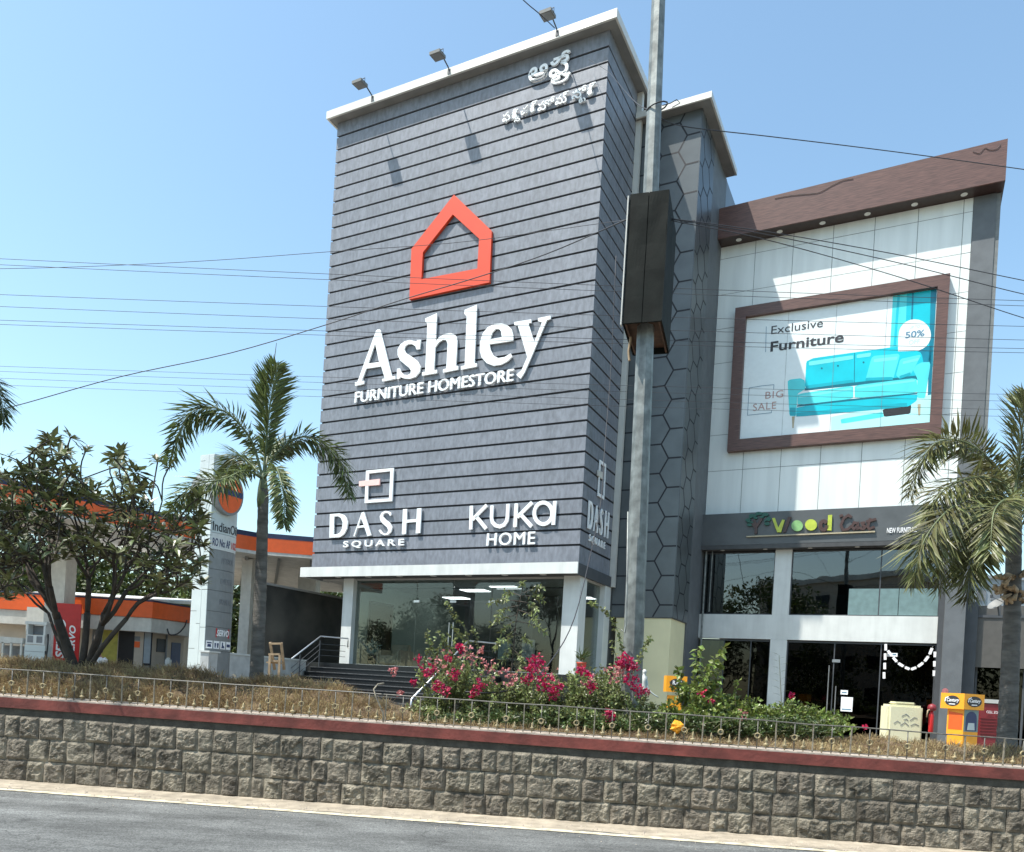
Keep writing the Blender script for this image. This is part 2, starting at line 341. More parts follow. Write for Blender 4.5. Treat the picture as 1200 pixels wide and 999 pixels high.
def arc(cx, cy, rx, ry, a0, a1, n=10): return [(cx + rx * math.cos(math.radians(a0 + (a1 - a0) * i / n)), cy + ry * math.sin(math.radians(a0 + (a1 - a0) * i / n))) for i in range(n + 1)]

# ================================================================ THE SETTING
WDIR = Vector((.9962, -.0871, 0)); WN = Vector((-.0871, -.9962, 0))      # along the median wall, and towards the road
W0 = Vector((-1.0, 9.47, 0))
def Wl(x, off=0, z=0): return W0 + WDIR * (x + 1.0) - WN * off + Vector((0, 0, z))   # off > 0 away from the road
mb = MB(); mb.add([(-900, -900, -.012), (900, -900, -.012), (900, 900, -.012), (-900, 900, -.012)], [(0, 1, 2, 3)]); struct('ground', mb, M['ground'], recalc=False)
mb = MB(); mb.add([Wl(-90, -11, 0), Wl(90, -11, 0), Wl(90, -.40, 0), Wl(-90, -.40, 0)], [(0, 1, 2, 3)]); struct('road', mb, M['asphalt'], recalc=False)
mb = MB(); n = 200
vs_ = []
for i in range(n + 1):
    x = -20 + 40 * i / n; e = .50 + .10 * noise.noise((x * 1.3, 0, 0)) + .04 * noise.noise((x * 5, 3, 0))
    vs_ += [Wl(x, -e, .003), Wl(x, -.22, .012 + .006 * noise.noise((x * 3, 7, 0))), Wl(x, .05, .03 + .012 * noise.noise((x * 4, 9, 0)))]
mb.add(vs_, [(i * 3 + k, i * 3 + 3 + k, i * 3 + 4 + k, i * 3 + 1 + k) for i in range(n) for k in (0, 1)]); struct('road_shoulder', mb, M['shoulder'], recalc=False, smooth=True)
mb = MB(); vs_ = []
for i in range(n + 1):
    x = -20 + 40 * i / n; e = .012 * noise.noise((x * 4, 20, 0))
    vs_ += [Wl(x, -.66 + e, .007), Wl(x, -.53 + .02 * noise.noise((x * 2.3, 2, 0)), .007)]
mb.add(vs_, [(i * 2, i * 2 + 2, i * 2 + 3, i * 2 + 1) for i in range(n)]); struct('road_edge_line', mb, M['line'], recalc=False)
mb = MB(); rg = random.Random(15)
for k in range(1500):
    x = rg.uniform(-9, 8); o_ = -abs(rg.gauss(0, .22)) - .06 if rg.random() < .8 else -rg.uniform(.3, 1.1)
    p = Wl(x, o_, .012); r = rg.uniform(.004, .014) * (.6 if o_ < -.6 else 1); a = [p + Vector((r * math.cos(t_) * rg.uniform(.7, 1.2), r * math.sin(t_) * rg.uniform(.7, 1.2), -.004)) for t_ in (0, 1.3, 2.5, 3.8, 5)]
    mb.add(a + [p + Vector((rg.uniform(-.3, .3) * r, rg.uniform(-.3, .3) * r, r * .8))], [(i, (i + 1) % 5, 5) for i in range(5)])
g_ = obj('gravel', mb, M['dust'], recalc=False); tag(g_, 'loose gravel and grit along the foot of the stone wall', 'gravel', kind='stuff')
mb = MB(); vs_ = []
for i in range(60):
    xx = -14 + 28 * i / 59
    for j in range(14):
        y = 11.6 * 0 + .32 + 4.3 * j / 13
        vs_.append(Wl(xx, y, (0, xx)[0]))
def bedz(xx, off):
    b = 1.0 - .0065 * xx; t = min(1, max(0, (off - .3) / 1.1))
    if xx < -3.3: h = .42
    elif xx < -1.7: h = .42 - (xx + 3.3) / 1.6 * .34
    else: h = .10
    if -5.0 < xx < -3.6: h -= .11 * math.sin((xx + 5.0) / 1.4 * math.pi)
    h += .11 * noise.noise((xx * 2.1, off * 1.3, 1)) + .05 * noise.noise((xx * 5.3, off * 3, 6))
    return b + h * t * max(.0, 1 - max(0, off - 3.2) / 1.2)
vs_ = [Wl(-14 + 28 * i / 79, .3 + 4.2 * j / 13, bedz(-14 + 28 * i / 79, .3 + 4.2 * j / 13)) for i in range(80) for j in range(14)]
mb.add(vs_, [(i * 14 + j, i * 14 + 14 + j, i * 14 + 15 + j, i * 14 + 1 + j) for i in range(79) for j in range(13)])
struct('planting_bed', mb, M['soil'], recalc=False, smooth=True)

# ================================================================ MEDIAN WALL with rough stone facing
sw = thing('stone_wall', 'low rough stone wall with a red painted coping running along the road edge', 'wall', Wl(0))
mb = MB()
zt = lambda x: 1.035 - .0065 * x
core = []
def slab(mb, x0, x1, o0, o1, za, zb, m=0, seg=1):
    for i in range(seg):
        a, b = x0 + (x1 - x0) * i / seg, x0 + (x1 - x0) * (i + 1) / seg
        mb.hexa([Wl(a, o0, za(a)), Wl(b, o0, za(b)), Wl(b, o1, za(b)), Wl(a, o1, za(a)), Wl(a, o0, zb(a)), Wl(b, o0, zb(b)), Wl(b, o1, zb(b)), Wl(a, o1, zb(a))], m)
slab(mb, -11, 11, .006, .28, lambda x: -.05, lambda x: zt(x) - .13); slab(mb, -11, 11, -.004, .006, lambda x: zt(x) - .232, lambda x: zt(x) - .131)
obj('mortar_core', mb, M['mortar'], sw)
mb = MB(); rng = random.Random(5)
def rockface(mb, x0, x1, z0, z1, seed):
    nx, nz = max(12, int((x1 - x0) / .013)), 21
    amp = rng.uniform(.014, .030); vs_ = []; tilt = (rng.uniform(-.012, .012), rng.uniform(-.012, .012))
    jx = [rng.uniform(-.005, .005) for _ in range(4)]
    for j in range(nz + 1):
        for i in range(nx + 1):
            u, v = i / nx, j / nz
            x = x0 + (x1 - x0) * u + (jx[0] * (1 - v) + jx[1] * v); z = z0 + (z1 - z0) * v + (jx[2] * (1 - u) + jx[3] * u)
            e = min(u * (x1 - x0), (1 - u) * (x1 - x0), v * (z1 - z0), (1 - v) * (z1 - z0))
            k = min(1, max(0, e - .006) / .03); k = k * k * (3 - 2 * k)
            p = Vector((x * 17 + seed, z * 18, seed * .7))
            ds, _ = noise.voronoi(p); pc = p * .55 + Vector((3, 1, 7)); dc, pcs = noise.voronoi(pc); nn_ = noise.cell_vector(pcs[0] * 7.3); h = .45 + 1.3 * ((pc - pcs[0]).dot(nn_ - Vector((.5, .5, .5)))) + .35 * (ds[1] - ds[0]) + .45 * noise.fractal(p * 1.3, .9, 2.2, 5)
            off = -.006 - k * (amp * (.35 + max(-.3, h)) + tilt[0] * (u - .5) + tilt[1] * (v - .5))
            if e < 1e-4: off = -.002 - rng.uniform(0, .004)
            vs_.append(Wl(x, off, z))
    W_ = nx + 1
    edge = [i for i in range(W_)] + [j * W_ + nx for j in range(1, nz + 1)] + [nz * W_ + i for i in range(nx - 1, -1, -1)] + [j * W_ for j in range(nz - 1, 0, -1)]
    n0 = len(vs_); vs_ += [Vector(vs_[i]) - WN * .035 for i in edge]; ne = len(edge)
    mb.add(vs_, [(edge[(k + 1) % ne], edge[k], n0 + k, n0 + (k + 1) % ne) for k in range(ne)] + [(j * W_ + i, j * W_ + i + 1, (j + 1) * W_ + i + 1, (j + 1) * W_ + i) for j in range(nz) for i in range(nx)])
for c in range(3):
    x = -10 + rng.uniform(0, .2)
    while x < 9.5:
        wd = rng.choice([.17, .19, .22, .25, .28, .31, .36]) + rng.uniform(-.02, .02); xm = x + wd / 2
        zz = lambda k: (zt(xm) - .235) * k / 3 + .004
        rockface(mb, x + .0025, x + wd - .0025, zz(c) + .0025, zz(c + 1) - .0025, rng.uniform(0, 90)); x += wd
obj('stone_facing', mb, M['stone'], sw, recalc=False)
mb = MB(); slab(mb, -11, 11, -.028, .33, lambda x: zt(x) - .14, lambda x: zt(x) - .012, seg=30); obj('coping', mb, M['coping'], sw)
mb = MB(); slab(mb, -11, 11, -.022, .32, lambda x: zt(x) - .012, lambda x: zt(x) + .006, seg=60); obj('cement_top', mb, M['dust'], sw)
# railing
rl = thing('iron_railing', 'low white iron railing with ring motifs and small gold finials on the red coping', 'railing', Wl(0, .06, 1))
rz = lambda x: zt(x) + .345 - (.0 if x < 2 else .02 * (x - 2) / 3)
mb = MB(); mb.tube([Wl(-9 + .5 * i, .06 + .008 * noise.noise((i, 0, 0)), rz(-9 + .5 * i) + .010 * noise.noise((i * .7, 5, 0))) for i in range(37)], .0085, 6); obj('top_rail', mb, M['ironr'], rl)
mb = MB(); mb.tube([Wl(-9 + .5 * i, .06, zt(-9 + .5 * i) + .028) for i in range(37)], .006, 5); obj('bottom_rail', mb, M['ironr'], rl)
x = -6.62; k = 0
while x < 6.3:
    mb = MB(); lean = rng.uniform(-.008, .008)
    mb.bar(Wl(x, .06, zt(x)), Wl(x + lean, .06, rz(x)), .019, .012); obj('baluster', mb, M['iron'], rl)
    xr = x + .212; zc = zt(xr) + .16 + rng.uniform(-.01, .01)
    mb = MB(); mb.bar(Wl(xr, .06, zt(xr)), Wl(xr, .06, rz(xr)), .010)
    mb.tube([Wl(xr + .029 * math.cos(a), .052, zc + .029 * math.sin(a)) for a in [i * math.pi / 7 for i in range(15)]], .009, 6, m=1, cap=False)
    if rng.random() < .6: mb.tube([Wl(xr - .055, .05, zc + .012), Wl(xr - .03, .05, zc + .022), Wl(xr, .05, zc - .034), Wl(xr + .03, .05, zc + .022), Wl(xr + .055, .05, zc + .012)], .004, 5, m=1)
    obj('ring_baluster', mb, [M['ironr'], M['gold']], rl, smooth=True)
    for xf in (x + .106, x + .318):
        mb = MB(); c = Wl(xf, .06, zt(xf)); s_ = rng.uniform(.85, 1.12)
        mb.lathe(c, [(.006, 0), (.006, .03), (.016 * s_, .036), (.010, .045), (.030 * s_, .06), (.022 * s_, .07), (.009, .078), (.016 * s_, .095), (.010, .12 * s_), (.001, .145 * s_)], 7)
        mb.box(c + Vector((0, 0, .062)), (.058 * s_, .012, .012), WDIR)
        obj('finial', mb, M['gold'], rl, smooth=True)
    x += .424; k += 1
mb = MB(); c = at(449, 862, 9.55); mb.tube([c, at(449, 836, 9.5), at(441, 818, 9.48), at(438, 808, 9.5), at(443, 802, 9.55), at(450, 801, 9.6)], .010, 6); obj('bent_bar', mb, M['iron'], rl, smooth=True)

# ================================================================ MAIN GREY TOWER
tw = thing('furniture_store', 'tall grey plank clad store block with glass ground floor and metal cornice', 'building', F(-5.4, 0, 0))
SL, SRt, ZB, ZT = -10.75, -.14, 5.46, 21.88
js = [21.38 - .48 * i for i in range(33)] + [ZB]
def planks(mb, fr, u0, u1, slope=0):
    z1 = ZT
    for zj in js:
        z0 = zj + (.034 if zj > ZB + .01 else 0); z1_ = z1 - .034 if z1 < ZT else z1
        mb.prism([(u0, z0), (u1, z0), (u1, z1_), (u0, z1_)], fr, -.05, .0)
        z1 = zj
mb = MB(); planks(mb, front(0), SL, SRt); obj('front_cladding', mb, M['panel'], tw)
mb = MB(); planks(mb, right(SRt), .055, 2.75); obj('side_cladding', mb, M['panel'], tw)
mb = MB(); mb.boxF(SL + .05, SRt - .05, .045, 12, ZB + .01, ZT - .01); obj('core', mb, M['groove'], tw)
mb = MB(); z = ZT
mb.boxF(-10.98, .21, -.37, -.30, z, z + .27); mb.boxF(.145, .21, -.30, 12.3, z, z + .27); mb.boxF(-10.98, -10.915, -.30, 12.3, z, z + .27)
obj('cornice', mb, M['cornice'], tw)
mb = MB(); mb.boxF(-10.91, .14, -.295, 12.3, z + .012, z + .2); obj('soffit', mb, M['soffit'], tw)
mb = MB(); mb.boxF(SRt + .002, .05, 2.76, 2.92, 5.1, 21.87); obj('corner_trim', mb, M['cornice'], tw)
mb = MB(); mb.boxF(SRt - .4, -.1, 2.93, 3.2, 0, 21.86); obj('recess_wall', mb, M['band'], tw)
mb = MB(); mb.boxF(-10.98, -.02, -.34, -.28, 5.09, 5.44); mb.boxF(-10.98, -10.92, -.28, 1.2, 5.09, 5.44); obj('ledge', mb, M['white'], tw)
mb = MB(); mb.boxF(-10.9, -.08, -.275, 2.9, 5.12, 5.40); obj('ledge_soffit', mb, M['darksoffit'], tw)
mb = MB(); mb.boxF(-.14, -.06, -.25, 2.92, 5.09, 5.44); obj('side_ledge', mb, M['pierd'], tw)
for s_ in (-9.5, -8.15, -6.8, -5.42, -4.05, -2.69, -1.33):
    mb = MB(); c = F(s_, .02, 5.112); mb.lathe(c, [(.02, .0), (.10, 0), (.115, -.004), (.115, .012)], 14); mb2 = mb; obj('downlight', mb2, M['downl'], tw)
# ground floor
FZ = 2.0
mb = MB(); mb.boxF(-10.7, -.1, -.45, 9, 0, FZ); obj('plinth', mb, M['steps'], tw)
mb = MB(); mb.boxF(-10.6, -.3, .5, 8.9, FZ, FZ + .01); obj('showroom_floor', mb, M['floor'], tw)
mb = MB(); mb.boxF(-10.6, -.2, 2.95, 9, 5.06, 5.12); mb.boxF(-10.6, -.2, .5, 2.95, 5.06, 5.118); obj('showroom_ceiling', mb, M['iwall'], tw)
mb = MB(); mb.boxF(-9.35, -.1, 8.6, 8.75, FZ, 5.06); obj('back_wall', mb, M['iwall'], tw)
mb = MB(); mb.boxF(-9.35, -9.2, .81, 8.6, FZ, 5.115); obj('end_wall', mb, M['igreen'], tw)
mb = MB(); mb.boxF(-.32, -.2, 3.0, 8.6, FZ, 5.06); obj('inner_side_wall', mb, M['iwall'], tw)
for s0, s1, d0, d1 in ((-9.5, -9.05, .35, .8), (-.72, -.16, .28, .85), (-.4, -.1, 2.35, 2.9)):
    mb = MB(); mb.boxF(s0, s1, d0, d1, FZ, 5.115); obj('column', mb, M['white'], tw)
for s0, s1 in ((-9.05, -6.4), (-6.4, -4.9), (-4.9, -3.4), (-3.4, -.72)):
    mb = MB(); mb.boxF(s0 + .01, s1 - .01, .55, .565, FZ + .03, 5.10); obj('glass_pane', mb, M['shopglass'], tw)
mb = MB(); mb.boxF(-.30, -.285, .86, 2.34, FZ + .03, 5.10); obj('glass_pane', mb, M['shopglass'], tw)
mb = MB(); mb.boxF(-9.05, -.72, .53, .59, 5.075, 5.11); mb.boxF(-9.05, -.72, .53, .59, FZ, FZ + .03); obj('glass_channel', mb, M['chrome'], tw)
for s_ in (-6.4, -4.9, -3.4):
    mb = MB(); mb.boxF(s_ - .12, s_ + .12, .54, .58, 4.28, 4.36); obj('door_patch', mb, M['chrome'], tw)
for s_ in (-4.98, -4.82):
    mb = MB(); mb.tube([F(s_, .5, 2.75), F(s_, .5, 3.6)], .018, 8); mb.bar(F(s_, .5, 2.85), F(s_, .56, 2.85), .02); mb.bar(F(s_, .5, 3.5), F(s_, .56, 3.5), .02); obj('door_handle', mb, M['chrome'], tw)
mb = MB(); mb.boxF(-6.4, -3.4, .556, .56, 4.25, 4.262); mb.boxF(-4.905, -4.895, .556, .56, FZ, 4.25); obj('door_edge', mb, M['black'], tw)
for s_, d_ in ((-5.6, 3.2), (-3.9, 2.4), (-7.8, 5.5), (-2.2, 5.4)):
    mb = MB(); mb.boxF(s_ - .5, s_ + .5, d_ - .3, d_ + .3, 5.035, 5.055); obj('ceiling_light_panel', mb, M['lit'], tw)
mb = MB(); mb.boxF(-9.05, -.7, 1.3, 1.36, 4.86, 4.9); mb.boxF(-6.2, -3.2, 3.9, 4.0, FZ, 4.75); obj('ceiling_track', mb, M['darksoffit'], tw)
# fixed dark display wall with a recess
mb = MB(); mb.boxF(-3.3, -2.4, 3.6, 3.75, FZ, 4.9); obj('display_wall', mb, M['black'], tw)

# steps
st = thing('entrance_steps', 'flight of black granite steps rising to the glass showroom entrance', 'steps', F(-8, -2, 0))
mb = MB(); nos = MB(); N_ = 12
for i in range(N_):
    zt_ = FZ - (i + 1) * FZ / N_ + .001; d1 = -.46 - i * .30
    if zt_ < .02: break
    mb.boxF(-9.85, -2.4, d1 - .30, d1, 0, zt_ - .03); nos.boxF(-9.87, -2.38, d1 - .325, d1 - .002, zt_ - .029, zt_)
obj('riser', mb, M['steps'], st); obj('tread', nos, M['nosing_sheen'], st)
def handrail(label, s_, side):
    h = thing('handrail', label, 'handrail', F(s_, -.5, FZ), 'steel handrails of the entrance steps')
    top = [F(s_ - .0, -.6, FZ + .92), F(s_, -3.6, .92 + FZ - 2.0 + .1)]
    mb = MB(); mb.tube([F(s_ + .55 * side, .25, FZ + .60), F(s_ + .55 * side, .25, FZ + .92), F(s_ + .06 * side, -.5, FZ + .92)] + top + [F(s_, -3.7, .3)], .028, 8); obj('top_rail', mb, M['chrome'], h, smooth=True)
    for k in range(4):
        d = -.6 - .98 * k; zb = FZ - (-.45 - d) / .3 * FZ / 12
        mb = MB(); mb.tube([F(s_, d, max(0, zb - .1)), F(s_, d, zb + .86)], .02, 8); obj('post', mb, M['pierd'], h)
    mb = MB()
    for k in (.25, .45, .65): mb.tube([F(s_, -.6, FZ + k), F(s_, -3.55, FZ - 1.97 + k)], .010, 6); mb.tube([F(s_ + .5 * side, .2, FZ + k), F(s_, -.6, FZ + k)], .010, 6)
    obj('infill_bar', mb, M['pierd'], h)
handrail('steel handrail on the left of the black granite steps beside the white column', -9.62, 1)
handrail('steel handrail on the right of the black steps half hidden by the flowering bush', -3.55, 1)

# signs on the tower
LW0, LW1 = .035, .095
def letters(parent, polys, d=0, name='lettering', mat='letter'):
    mb = MB(); fr = front(d)
    for outer, holes in polys: mb.prism(outer, fr, LW0, LW1, holes)
    o = obj(name, mb, [M[mat]], parent); return o
Z1 = (410, 350, 7.683); Z2 = (530, 340, 7.683); Z4 = (380, 540, 8.323); Z5 = (540, 570, 9.231); Z6 = (470, 220, 7.133); Z3 = (580, 50, 9.085)
def q(pts, Z, d=-.09): return px2(pts, d, Z[0], Z[1], Z[2])
t = thing('house_emblem', 'big orange outline of a house mounted on the grey cladding above the serif letters', 'sign', F(-5.4, 0, 16))
mb = MB(); mb.prism(q([(445, 62), (760, 365), (742, 795), (72, 938), (90, 515)], Z6), front(0), .01, .115, [q([(435, 228), (655, 430), (640, 680), (172, 770), (185, 545)], Z6)])
obj('outline', mb, M['orange'], t)
t = thing('serif_lettering', 'large white serif shop name letters with a small capitals line underneath', 'sign', F(-5.4, 0, 12))
A = q([(45, 757), (68, 752), (236, 290), (248, 280), (268, 278), (278, 292), (380, 703), (408, 697), (410, 725), (292, 748), (290, 722), (314, 716), (282, 612), (148, 632), (106, 745), (130, 740), (130, 770), (47, 787)], Z1)
Ah = q([(228, 405), (264, 572), (165, 586)], Z1)
S_ = q([(638, 372), (630, 455), (600, 460), (590, 430), (560, 411), (525, 412), (500, 430), (491, 460), (505, 490), (560, 525), (612, 565), (636, 615), (627, 665), (592, 705), (540, 723), (490, 720), (455, 708), (445, 722), (422, 728), (425, 632), (452, 630), (462, 662), (488, 687), (520, 690), (545, 675), (550, 650), (535, 625), (505, 602), (455, 560), (430, 510), (430, 460), (453, 415), (495, 385), (540, 374), (580, 383), (600, 388), (608, 374)], Z1)
Hh = q([(680, 180), (785, 132), (771, 395), (800, 352), (850, 322), (905, 312), (940, 322), (962, 345), (968, 385), (955, 607), (975, 607), (975, 640), (838, 668), (838, 640), (868, 632), (880, 410), (868, 375), (838, 372), (800, 397), (770, 440), (758, 645), (785, 642), (782, 672), (650, 695), (650, 665), (678, 660), (698, 232), (680, 207)], Z1)
Ll = q([(108, 182), (222, 133), (200, 662), (222, 660), (220, 690), (78, 718), (78, 688), (112, 680), (130, 240), (108, 215)], Z2)
Ee = q([(548, 458), (335, 490), (345, 540), (370, 590), (415, 614), (470, 605), (525, 572), (540, 600), (500, 640), (440, 672), (370, 682), (310, 660), (265, 610), (248, 550), (250, 470), (275, 390), (320, 335), (380, 308), (440, 302), (495, 315), (535, 355), (550, 410)], Z2)
Eh = q([(340, 445), (360, 385), (390, 352), (420, 350), (440, 375), (445, 426)], Z2)
Yy = q([(558, 290), (712, 265), (712, 295), (685, 302), (738, 470), (808, 290), (772, 282), (772, 254), (885, 232), (885, 262), (852, 272), (705, 620), (650, 745), (615, 800), (577, 765), (625, 720), (675, 605), (590, 320), (560, 318)], Z2)
letters(t, [(A, [Ah]), (S_, []), (Hh, []), (Ll, []), (Ee, [Eh]), (Yy, [])])
mb = MB(); a = fac(416, 459.5, -.09); b = fac(600.5, 447, -.09); text(mb, 'FURNITURE HOMESTORE', front(0), a[0], b[0], (b[1] + fac(415, 472.5, -.09)[1]) / 2, (a[1] + fac(601, 433, -.09)[1]) / 2, LW0, LW1, space=1.02); text(mb, 'FURNITURE HOMESTORE', front(0), a[0] + .035, b[0] + .035, (b[1] + fac(415, 472.5, -.09)[1]) / 2 + .012, (a[1] + fac(601, 433, -.09)[1]) / 2 + .012, LW0 - .001, LW1 - .001, space=1.02); obj('small_lettering', mb, M['letter'], t)
SQ = [(408, 98), (678, 72), (662, 395), (393, 415)]; SQi = [(435, 125), (645, 103), (632, 370), (423, 384)]
D_ = [(55, 522), (150, 515), (190, 528), (216, 562), (229, 600), (222, 660), (195, 715), (150, 748), (50, 752)]; Di = [(97, 545), (135, 543), (163, 560), (180, 605), (174, 660), (155, 700), (125, 718), (90, 721)]
A2 = [(283, 740), (365, 507), (388, 500), (458, 728), (420, 735), (392, 650), (322, 658), (296, 738)]; A2i = [(358, 560), (386, 630), (331, 637)]
S2 = [(655, 530), (640, 538), (625, 515), (598, 508), (577, 522), (574, 545), (595, 572), (640, 608), (662, 650), (652, 695), (622, 722), (585, 729), (550, 712), (530, 680), (545, 672), (565, 700), (590, 715), (613, 706), (624, 680), (612, 650), (570, 615), (545, 580), (541, 545), (560, 508), (595, 490), (630, 496), (652, 512)]
H2 = [(768, 475), (808, 472), (803, 578), (899, 570), (905, 467), (948, 464), (935, 706), (892, 711), (898, 598), (802, 606), (795, 716), (757, 719)]
t = thing('square_emblem_sign', 'white square outline with a pink bar above wide spaced white letters on the front', 'sign', F(-9, 0, 6.5))
letters(t, [(q(SQ, Z4), [q(SQi, Z4)])], name='square_outline')
mb = MB(); mb.prism(q([(340, 203), (543, 178), (540, 238), (340, 252)], Z4), front(0), LW0, LW1 + .006); obj('pink_bar', mb, M['pink'], t)
letters(t, [(q(D_, Z4), [q(Di, Z4)]), (q(A2, Z4), [q(A2i, Z4)]), (q(S2, Z4), []), (q(H2, Z4), [])])
mb = MB(); a = q([(186, 785), (780, 764), (778, 838), (186, 858)], Z4); text(mb, 'SQUARE', front(0), a[0][0], a[1][0], a[3][1], a[0][1], LW0, LW1, bold=.018, space=1.45); obj('small_lettering', mb, M['letter'], t)
# the same sign on the side wall, narrower
t = thing('square_emblem_sign', 'narrow white square emblem and thin letters on the shaded side wall of the grey block', 'sign', F(0, 1.5, 6.5))
zz4 = [p for p in q(SQ + D_ + H2, Z4)]; u0 = min(p[0] for p in zz4); u1 = max(p[0] for p in zz4)
def sd(pts): return [(.42 + (p[0] - u0) / (u1 - u0) * 1.85, p[1] + .08) for p in q(pts, Z4)]
fr = right(SRt)
mb = MB(); mb.prism(sd(SQ), fr, .03, .07, [sd(SQi)]); obj('square_outline', mb, M['letter'], t)
mb = MB(); mb.prism(sd([(340, 203), (543, 178), (540, 238), (340, 252)]), fr, .03, .075); obj('bar', mb, M['cwhite'], t)
mb = MB()
for o_, h_ in ((D_, [Di]), (A2, [A2i]), (S2, []), (H2, [])): mb.prism(sd(o_), fr, .03, .07, [sd(x_) for x_ in h_])
obj('lettering', mb, M['letter'], t)
mb = MB(); text(mb, 'SQUARE', fr, .62, 2.05, a[3][1] + .08, a[0][1] + .08, .03, .07, bold=.005, space=1.6); obj('small_lettering', mb, M['letter'], t)
t = thing('rounded_lettering', 'white rounded sans letters with a smaller line beneath at the lower right of the cladding', 'sign', F(-3, 0, 6.5))
mb = MB(); wd = 38 / 9.231 * 25 / 917 * 1.06
for path in ([(113, 212), (107, 468)], [(278, 205), (125, 362)], [(163, 325), (272, 460)], [(338, 208), (331, 340), (341, 388), (372, 424), (420, 437), (467, 418), (497, 372), (504, 325), (511, 192)], [(600, 187), (585, 442)], [(770, 175), (610, 335)], [(645, 303), (764, 436)], [(1018, 160), (999, 418)]):
    mb.ribbon(q(path, Z5), wd, front(0), LW0, LW1)
mb.ribbon(q(arc(891, 293, 97, 117, 0, 345, 22), Z5), wd, front(0), LW0 + .002, LW1 + .002, closed=True)
obj('lettering', mb, M['letter'], t)
mb = MB(); a = q([(283, 512), (802, 496), (797, 630), (280, 645)], Z5); text(mb, 'HOME', front(0), a[0][0], a[1][0], a[3][1], a[0][1], LW0, LW1, space=1.1); text(mb, 'HOME', front(0), a[0][0] + .02, a[1][0] + .02, a[3][1] + .008, a[0][1] + .008, LW0 - .001, LW1 - .001, space=1.1); obj('small_lettering', mb, M['letter'], t)
t = thing('telugu_lettering', 'two lines of white regional script letters near the top right of the cladding', 'sign', F(-2.5, 0, 20.5))
mb = MB(); wd = 30 / 9.085 * 24.5 / 917 * 1.05; k = 0
def gl_box(mb, ch, cx, cy, w_, h_, k, bold=.02):
    c = q([(cx, cy)], Z3)[0]; text(mb, ch, front(0), c[0] - w_ * .00178, c[0] + w_ * .00178, c[1] - h_ * .00153, c[1] + h_ * .00153, LW0 + .001 * k, LW1 + .001 * k, bold=bold)
for k, g in enumerate((('ఆ', 458, 328, 190, 160), ('షే', 695, 240, 215, 270), ('ల', 690, 385, 170, 85))): gl_box(mb, *g, k, .010)
obj('lettering', mb, M['letter'], t)
mb = MB()
for k, g in enumerate((('ఫ', 120, 797, 78, 112), ('రి', 208, 762, 74, 108), ('న', 236, 818, 62, 46), ('చ', 312, 722, 74, 92), ('ర్', 406, 685, 78, 118), ('హో', 545, 652, 165, 112), ('మ్', 712, 592, 128, 112), ('సో', 898, 530, 134, 112), ('ట', 928, 607, 62, 58), ('ర్', 1020, 498, 84, 124))): gl_box(mb, *g, k % 4, .006)
obj('small_lettering', mb, M['letter'], t)
# floodlights
FL = ['square floodlight on an arm at the left end of the metal cornice', 'square floodlight on an arm at the middle of the metal cornice', 'dark square floodlight on an arm near the right end of the cornice']
s_ = -8.9
fl = thing('floodlight', FL[0], 'floodlight', F(s_, -.37, 22.1), 'floodlights along the cornice')
mb = MB(); mb.tube([F(s_, -.30, 22.0), F(s_, -.42, 22.12), F(s_ - .02, -.98, 22.30)], .022, 8); mb.boxF(s_ - .05, s_ + .05, -.385, -.37, 21.93, 22.1); obj('arm', mb, M['pierd'], fl, smooth=False)
c = F(s_ - .02, -1.06, 22.06); tilt = (DS * .10 - Vector((0, 0, .99))).normalized(); up2 = tilt.cross(DF).normalized()
mb = MB(); mb.box(c, (.40, .38, .09), DF, ez=tilt); obj('head', mb, M['soffit'], fl)
mb = MB(); mb.box(c + tilt * .05, (.34, .32, .008), DF, ez=tilt); obj('lens', mb, M['tgrey'], fl)
mb = MB(); mb.tube([c - DF * .212, c - DF * .212 + Vector((0, 0, .15)), c + DF * .212 + Vector((0, 0, .15)), c + DF * .212], .012, 6); obj('bracket', mb, M['pierd'], fl)
for i, s2 in enumerate((-5.72, -1.76)):
    o = copy_tree(fl); o.location = F(s2, -.37, 22.1); o['label'] = FL[i + 1]

# ================================================================ HEXAGON TOWER
hx = thing('hexagon_tower', 'narrow dark grey tower clad in hexagon panels between the two store blocks', 'building', F(1, 4, 0))
HS, HD, HZ0, HZ1 = 2.04, 3.0, 4.12, 20.9
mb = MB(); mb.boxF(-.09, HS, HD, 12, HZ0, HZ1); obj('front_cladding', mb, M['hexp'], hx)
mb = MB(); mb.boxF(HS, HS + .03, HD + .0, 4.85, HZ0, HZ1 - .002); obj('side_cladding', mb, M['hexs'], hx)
mb = MB(); mb.boxF(HS - .5, HS + .012, 4.852, 6.9, 0, HZ1 - .004); obj('side_recess', mb, M['pier'], hx)
mb = MB(); mb.boxF(-.1, 2.44, 2.62, 2.68, HZ1, HZ1 + .2); mb.boxF(2.38, 2.44, 2.68, 6.8, HZ1, HZ1 + .2); obj('cornice', mb, M['cornice'], hx)
mb = MB(); mb.boxF(-.09, 2.375, 2.685, 6.8, HZ1 + .01, HZ1 + .18); obj('soffit', mb, M['soffit'], hx)
